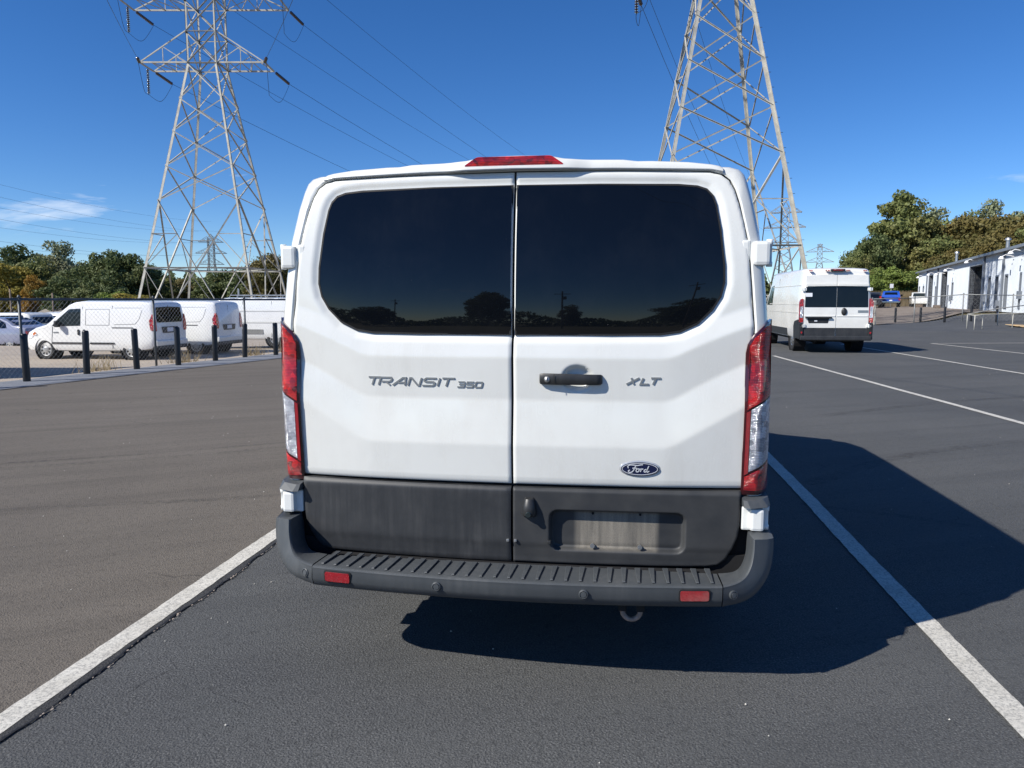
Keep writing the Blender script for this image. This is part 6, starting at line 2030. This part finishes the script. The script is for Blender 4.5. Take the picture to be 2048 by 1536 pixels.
# left fence: posts about 3 m apart, half a metre beyond the bollards
fp = [off_fence(q, .62) for q in (-12, -9, -6, -3.05, .35, 3.65, 6.8, 10, 13, 16, 19)]
chainlink('chain_link_fence', [off_fence(-12, .62), off_fence(19, .62)], 1.56, 'dark chain link fence between the drive and the gravel lot on the left', M['fence_post'], M['fence_wire'], fp, r=.028, wire=.0015, barb=True)
# bollards, left
bl = [(54, 14.26), (174, 15.72), (274, 16.82), (357, 17.85), (431, 19.15), (490, 20.35), (552, 21.15)]
bm_ = MB(); bm_.lathe([(.066, -.05), (.066, .88), (.060, .90), (.045, .915), (0, .918)], 'z', 16)
b0 = None
def bollard(loc, label, group, sc=1.0):
    global b0
    if b0 is None:
        b0 = bm_.build('bollard', M['bollard_black'], None, True); shade_auto(b0, 40); o = b0
    else:
        o = b0.copy(); COL.objects.link(o)
    o.location = loc; o.scale = (sc, sc, sc)
    tag(o, label, 'bollard', group)
    return o
ordn = ['first', 'second', 'third', 'fourth', 'fifth', 'sixth', 'seventh']
for i, (px_, d) in enumerate(bl):
    o = bollard((at(px_, d), d, 0), f'black bollard along the left fence, {ordn[i]} from the left', 'bollards along the left fence')
    o.rotation_euler = (random.uniform(-.02, .02), random.uniform(-.03, .03), 0)
o = bollard((at(-60, 13.0), 13.0, 0), 'black bollard beyond the left edge of the frame', 'bollards along the left fence')
br_ = [(1790, 47.0), (1840, 45.6), (1888, 43.5), (1941, 42.6), (1992, 42.0)]
for i, (px_, d) in enumerate(br_):
    x = at(px_, d); bollard((x, d, ground_z(x, d)), f'black bollard along the right hand fence, {ordn[i]} from the left', 'bollards along the right hand fence')
# right fence
rp = [(at(1742, 44.5), 44.5), (at(1827, 45.5), 45.5), (at(1923, 42.8), 42.8), (at(2022, 42.0), 42.0), (at(2110, 41.5), 41.5)]
chainlink('low_fence', rp, 1.5, 'grey chain link fence across the yard in front of the metal building', M['galv_dark'], M['galv_dark'], rp, r=.035, wire=.003, cell=.16)
# rolled gate at its left end
gx0, gy0 = at(1741, 43.8), 43.8
m = MB()
for k in range(14):
    a = 2 * PI * k / 14
    m.tube([(gx0 + .26 * math.cos(a), gy0 + .26 * math.sin(a), ground_z(gx0, gy0)), (gx0 + .22 * math.cos(a + .5), gy0 + .22 * math.sin(a + .5), ground_z(gx0, gy0) + 1.42)], .012, 4)
for k in range(9):
    z = ground_z(gx0, gy0) + .05 + k * .17
    m.tube([(gx0 + .25 * math.cos(2 * PI * q / 12), gy0 + .25 * math.sin(2 * PI * q / 12), z) for q in range(13)], .010, 4)
tag(m.build('rolled_mesh', M['galvanised'], None), 'roll of galvanised fence mesh standing beside the tall white van', 'fence roll')
# pipe hand rail
hr = empty('pipe_railing', (at(1948, 38.4), 38.4, ground_z(at(1948, 38.4), 38.4)))
tag(hr, 'low galvanised pipe railing on the asphalt slope before the metal building', 'railing')
o0 = Vector(hr.location)
def gp(px_, d, z=0):
    x = at(px_, d); return Vector((x, d, ground_z(x, d) + z)) - o0
for px_, d in ((1933, 38.6), (1948, 37.9), (1964, 38.3), (1994, 40.2), (2024, 38.7), (2060, 38.4)):
    m = MB(); m.tube([gp(px_, d, -.1), gp(px_, d, .72)], .024, 8); m.build('post', M['galvanised'], hr, True)
m = MB(); m.tube([gp(1933, 38.6, .72), gp(1948, 37.9, .72), gp(1964, 38.3, .72), gp(2024, 38.7, .76), gp(2060, 38.4, .80)], .024, 8); m.tube([gp(1933, 38.6, .72), gp(1964, 39.6, .80), gp(1994, 40.2, .90), gp(2060, 40.4, 1.1)], .024, 8); m.build('rail', M['galvanised'], hr, True)
# plywood sheet leaning on the slope
x = at(2046, 39.5); m = MB(); m.box(-.7, .7, -.5, .5, 0, .02); o = m.build('plywood_sheet', M['plywood'], None); o.location = (x, 39.5, ground_z(x, 39.5) + .03); o.rotation_euler = (R_(6), R_(2), .4)
tag(o, 'sheet of plywood lying on the asphalt slope at the right edge', 'board')
# small post sign by the pickup
x = at(1780, 92.0); t = empty('post_sign', (x, 92.0, ground_z(x, 92.0))); tag(t, 'small white sign on a post behind the blue pickup truck', 'sign')
m = MB(); m.tube([(0, 0, 0), (0, 0, 2.6)], .04, 6); m.build('post', M['steel'], t); m = MB(); m.bbox(-.22, .22, -.06, -.04, 2.25, 2.75, .004); m.build('sign_plate', M['sign_white'], t)
# timber kerbs at the doorways
for v_ in (925, 1145):
    s_ = s_at(zx(v_)); p = wp(s_, .9, ground_z(*wp(s_, .9, 0)[:2])); m = MB(); m.bbox(-1.1, 1.1, -.2, .2, 0, .3, .03); o = m.build('timber_block', M['wood_pole'], None); o.location = p; o.rotation_euler = (0, 0, math.atan2(BD.y, BD.x))
    tag(o, 'dark timber block on the ground before the left tall doorway' if v_ == 925 else 'dark timber block on the ground before the middle tall doorway', 'block')

# ---- box trailer standing left of the frame; its shadow lies along the fence foot
tr_ = empty('box_trailer', (-17.8, 17.2, -.3), 0); tag(tr_, 'white box trailer just outside the left edge, its shadow lying along the fence', 'trailer')
m = MB(); m.bbox(-4.4, 4.4, 0, 2.3, .85, 2.75, .04); m.build('cargo_box', M['white_wall'], tr_)
m = MB(); m.box(-4.3, 4.3, .5, 1.8, .62, .85); m.build('chassis', M['under'], tr_)
wm_ = wheel_mesh(.40, .26, .22)
for xx in (-2.6, -1.7):
    for sy in (.25, 2.05):
        wo = bpy.data.objects.new('wheel', wm_); wo.parent = tr_; COL.objects.link(wo); wo.location = (xx, sy, .40); wo.rotation_euler = (0, 0, PI / 2)
for xx in (3.2,):
    m = MB(); m.bar((xx, .6, 0), (xx, .6, .7), .1); m.bar((xx, 1.7, 0), (xx, 1.7, .7), .1); m.build('landing_leg', M['steel'], tr_)

# ---- low houses beyond the gravel lot
def house(name, px0, px1, ytop, yeave, d, label, wall, roof, depth=7.0):
    zt, ze = hz(ytop, d), hz(yeave, d)
    x0, x1 = at(px0, d, ze), at(px1, d, ze)
    gz = ground_z((x0 + x1) / 2, d) - .1
    t = empty(name, ((x0 + x1) / 2, d, gz)); tag(t, label, 'house')
    hw = (x1 - x0) / 2; h0 = ze - gz; h1 = zt - gz
    m = MB(); m.box(-hw, hw, 0, depth, 0, h0); m.add([(-hw, 0, h0), (-hw, depth, h0), (-hw, depth / 2, h1)], [(0, 1, 2)]); m.add([(hw, 0, h0), (hw, depth, h0), (hw, depth / 2, h1)], [(0, 1, 2)]); m.build('wall', wall, t)
    m = MB(); e_ = .35
    for sy in (0, 1):
        y0, y1 = (-e_, depth / 2) if sy == 0 else (depth + e_, depth / 2)
        P = [(-hw - e_, y0, h0 - .08), (hw + e_, y0, h0 - .08), (hw + e_, y1, h1), (-hw - e_, y1, h1)]
        m.add(P + [(a, b, c + .14) for a, b, c in P], [(0, 1, 2, 3), (4, 5, 6, 7), (0, 1, 5, 4), (1, 2, 6, 5), (2, 3, 7, 6), (3, 0, 4, 7)])
    m.build('roof', roof, t)
    n = max(2, int(hw * 2 / 3.2))
    for i in range(n):
        xx = -hw + (i + .5) * 2 * hw / n
        m = MB(); m.bbox(xx - .5, xx + .5, -.05, .03, h0 * .38, h0 * .78, .01); f = m.build('window', M['sign_white'], t)
        m = MB(); m.box(xx - .42, xx + .42, -.07, -.05, h0 * .42, h0 * .74); m.build('pane', M['glass_tint'], f)
    return t
house('bungalow', 78, 138, 614, 628, 96, 'tan bungalow with brown roof seen over the bonnet of the nearest compact van', M['tan_wall'], M['tan_roof'])
house('mobile_home', -40, 92, 618, 625, 112, 'long low white mobile home behind the cars at far left', M['white_wall'], M['galv_dark'])
house('shed', 190, 300, 606, 612, 118, 'low shed hidden behind the nearest compact van', M['white_wall'], M['tan_roof'])
for px_, d, top in ((24, 62, 578), (108, 66, 586)):
    x = at(px_, d); z0 = ground_z(x, d); z1 = hz(top, d); m = MB(); m.tube([(x, d, z0), (x, d, z1)], .07, 8)
    tag(m.build('wooden_pole', M['wood_pole'], None, True), 'slim wooden pole behind the parked cars at far left' if px_ < 50 else 'slim wooden pole above the bungalow', 'pole')
# weeds along the foot of the left fence
rr = np.random.RandomState(21); V = []; n = 380
tt = rr.choice([2.2, 4.6, 7.2, 8.8, -1.5], n) + rr.normal(size=n) * .22
for q in tt:
    p = off_fence(q, .7 + rr.normal() * .12); z = ground_z(*p); h = rr.uniform(.08, .42); w = .008; a = rr.normal() * .12; b = rr.normal() * .12
    V += [(p[0] - w, p[1], z), (p[0] + w, p[1], z), (p[0] + a, p[1] + b, z + h)]
me = bpy.data.meshes.new('fence_weeds'); me.from_pydata(V, [], [(3 * i, 3 * i + 1, 3 * i + 2) for i in range(n)])
tag(link('fence_weeds', me, M['dry_grass']), 'dry weeds at the foot of the left chain link fence', 'weeds', kind='stuff')

# ================================================================== BEHIND THE CAMERA (seen in the rear windows)
def back_tree(key, x, y, H, label, wid=1.0):
    cme, tme, cz = KIND[key]; k = H / 10
    t = empty('tree', (x, y, 0)); tag(t, label, 'tree')
    for nm, me, z in (('crown', cme, cz * k), ('trunk', tme, 0)):
        o = bpy.data.objects.new(nm, me); o.parent = t; COL.objects.link(o); o.location = (0, 0, z); o.scale = (k * wid, k * wid, k)
back_tree('dark2', -40, -112, 17, 'spreading dark tree reflected in the left rear window', .8)
back_tree('dark', -66, -100, 8.5, 'low dark tree reflected at the left of the rear window', 1.3)
back_tree('dark', 6, -86, 8.5, 'round dark tree reflected in the right rear window', 1.5)
back_tree('dark2', 48, -92, 9, 'dark tree reflected at the right end of the rear window', 1.2)
back_tree('mid', -20, -120, 10, 'tree reflected beside the seam of the rear doors', .8)
wood('back_wood', [], 'leaf_dark', 12, 'x') if False else None
rr = np.random.RandomState(17); n = 12000
ang = rr.uniform(-1.1, 1.1, n); dist = rr.uniform(118, 135, n)
pos = np.stack([np.sin(ang) * dist, -np.cos(ang) * dist, rr.uniform(0, 1, n) * (4.0 + 1.5 * np.sin(ang * 17) + 1.0 * np.sin(ang * 41))], 1)
nr = rr.normal(size=(n, 3)); nr /= np.linalg.norm(nr, axis=1)[:, None]; t1 = np.cross(nr, rr.normal(size=(n, 3))); t1 /= np.linalg.norm(t1, axis=1)[:, None]; t2 = np.cross(nr, t1)
V = np.stack([pos - t1 * .6, pos + t2 * .45, pos + t1 * .6, pos - t2 * .45], 1).reshape(-1, 3)
me = bpy.data.meshes.new('distant_wood'); me.from_pydata(V.tolist(), [], [(4 * i, 4 * i + 1, 4 * i + 2, 4 * i + 3) for i in range(n)])
tag(link('distant_wood', me, M['leaf_dark']), 'dark line of woodland across the road, reflected low in the rear windows', 'wood', kind='stuff')
for (x, y, h, lab) in ((-56, -92, 11, 'utility pole with a crossarm reflected in the left rear window'), (4.5, -62, 11, 'utility pole with a side arm reflected in the right rear window'), (-12, -64, 10, 'street light pole reflected beside the door seam')):
    t = empty('utility_pole', (x, y, 0)); tag(t, lab, 'pole')
    m = MB(); m.tube([(0, 0, 0), (0, 0, h)], [.17, .12], 8); m.build('pole', M['wood_pole'], t)
    m = MB(); m.bar((-1.2, 0, h - .8), (1.2, 0, h - .8), .14); m.build('crossarm', M['wood_pole'], t)
    m = MB(); m.lathe([(0, 0), (.28, .05), (.28, .9), (0, .95)], 'z', 12, (.35, 0, h - 2.4)); m.build('transformer', M['galv_dark'], t)
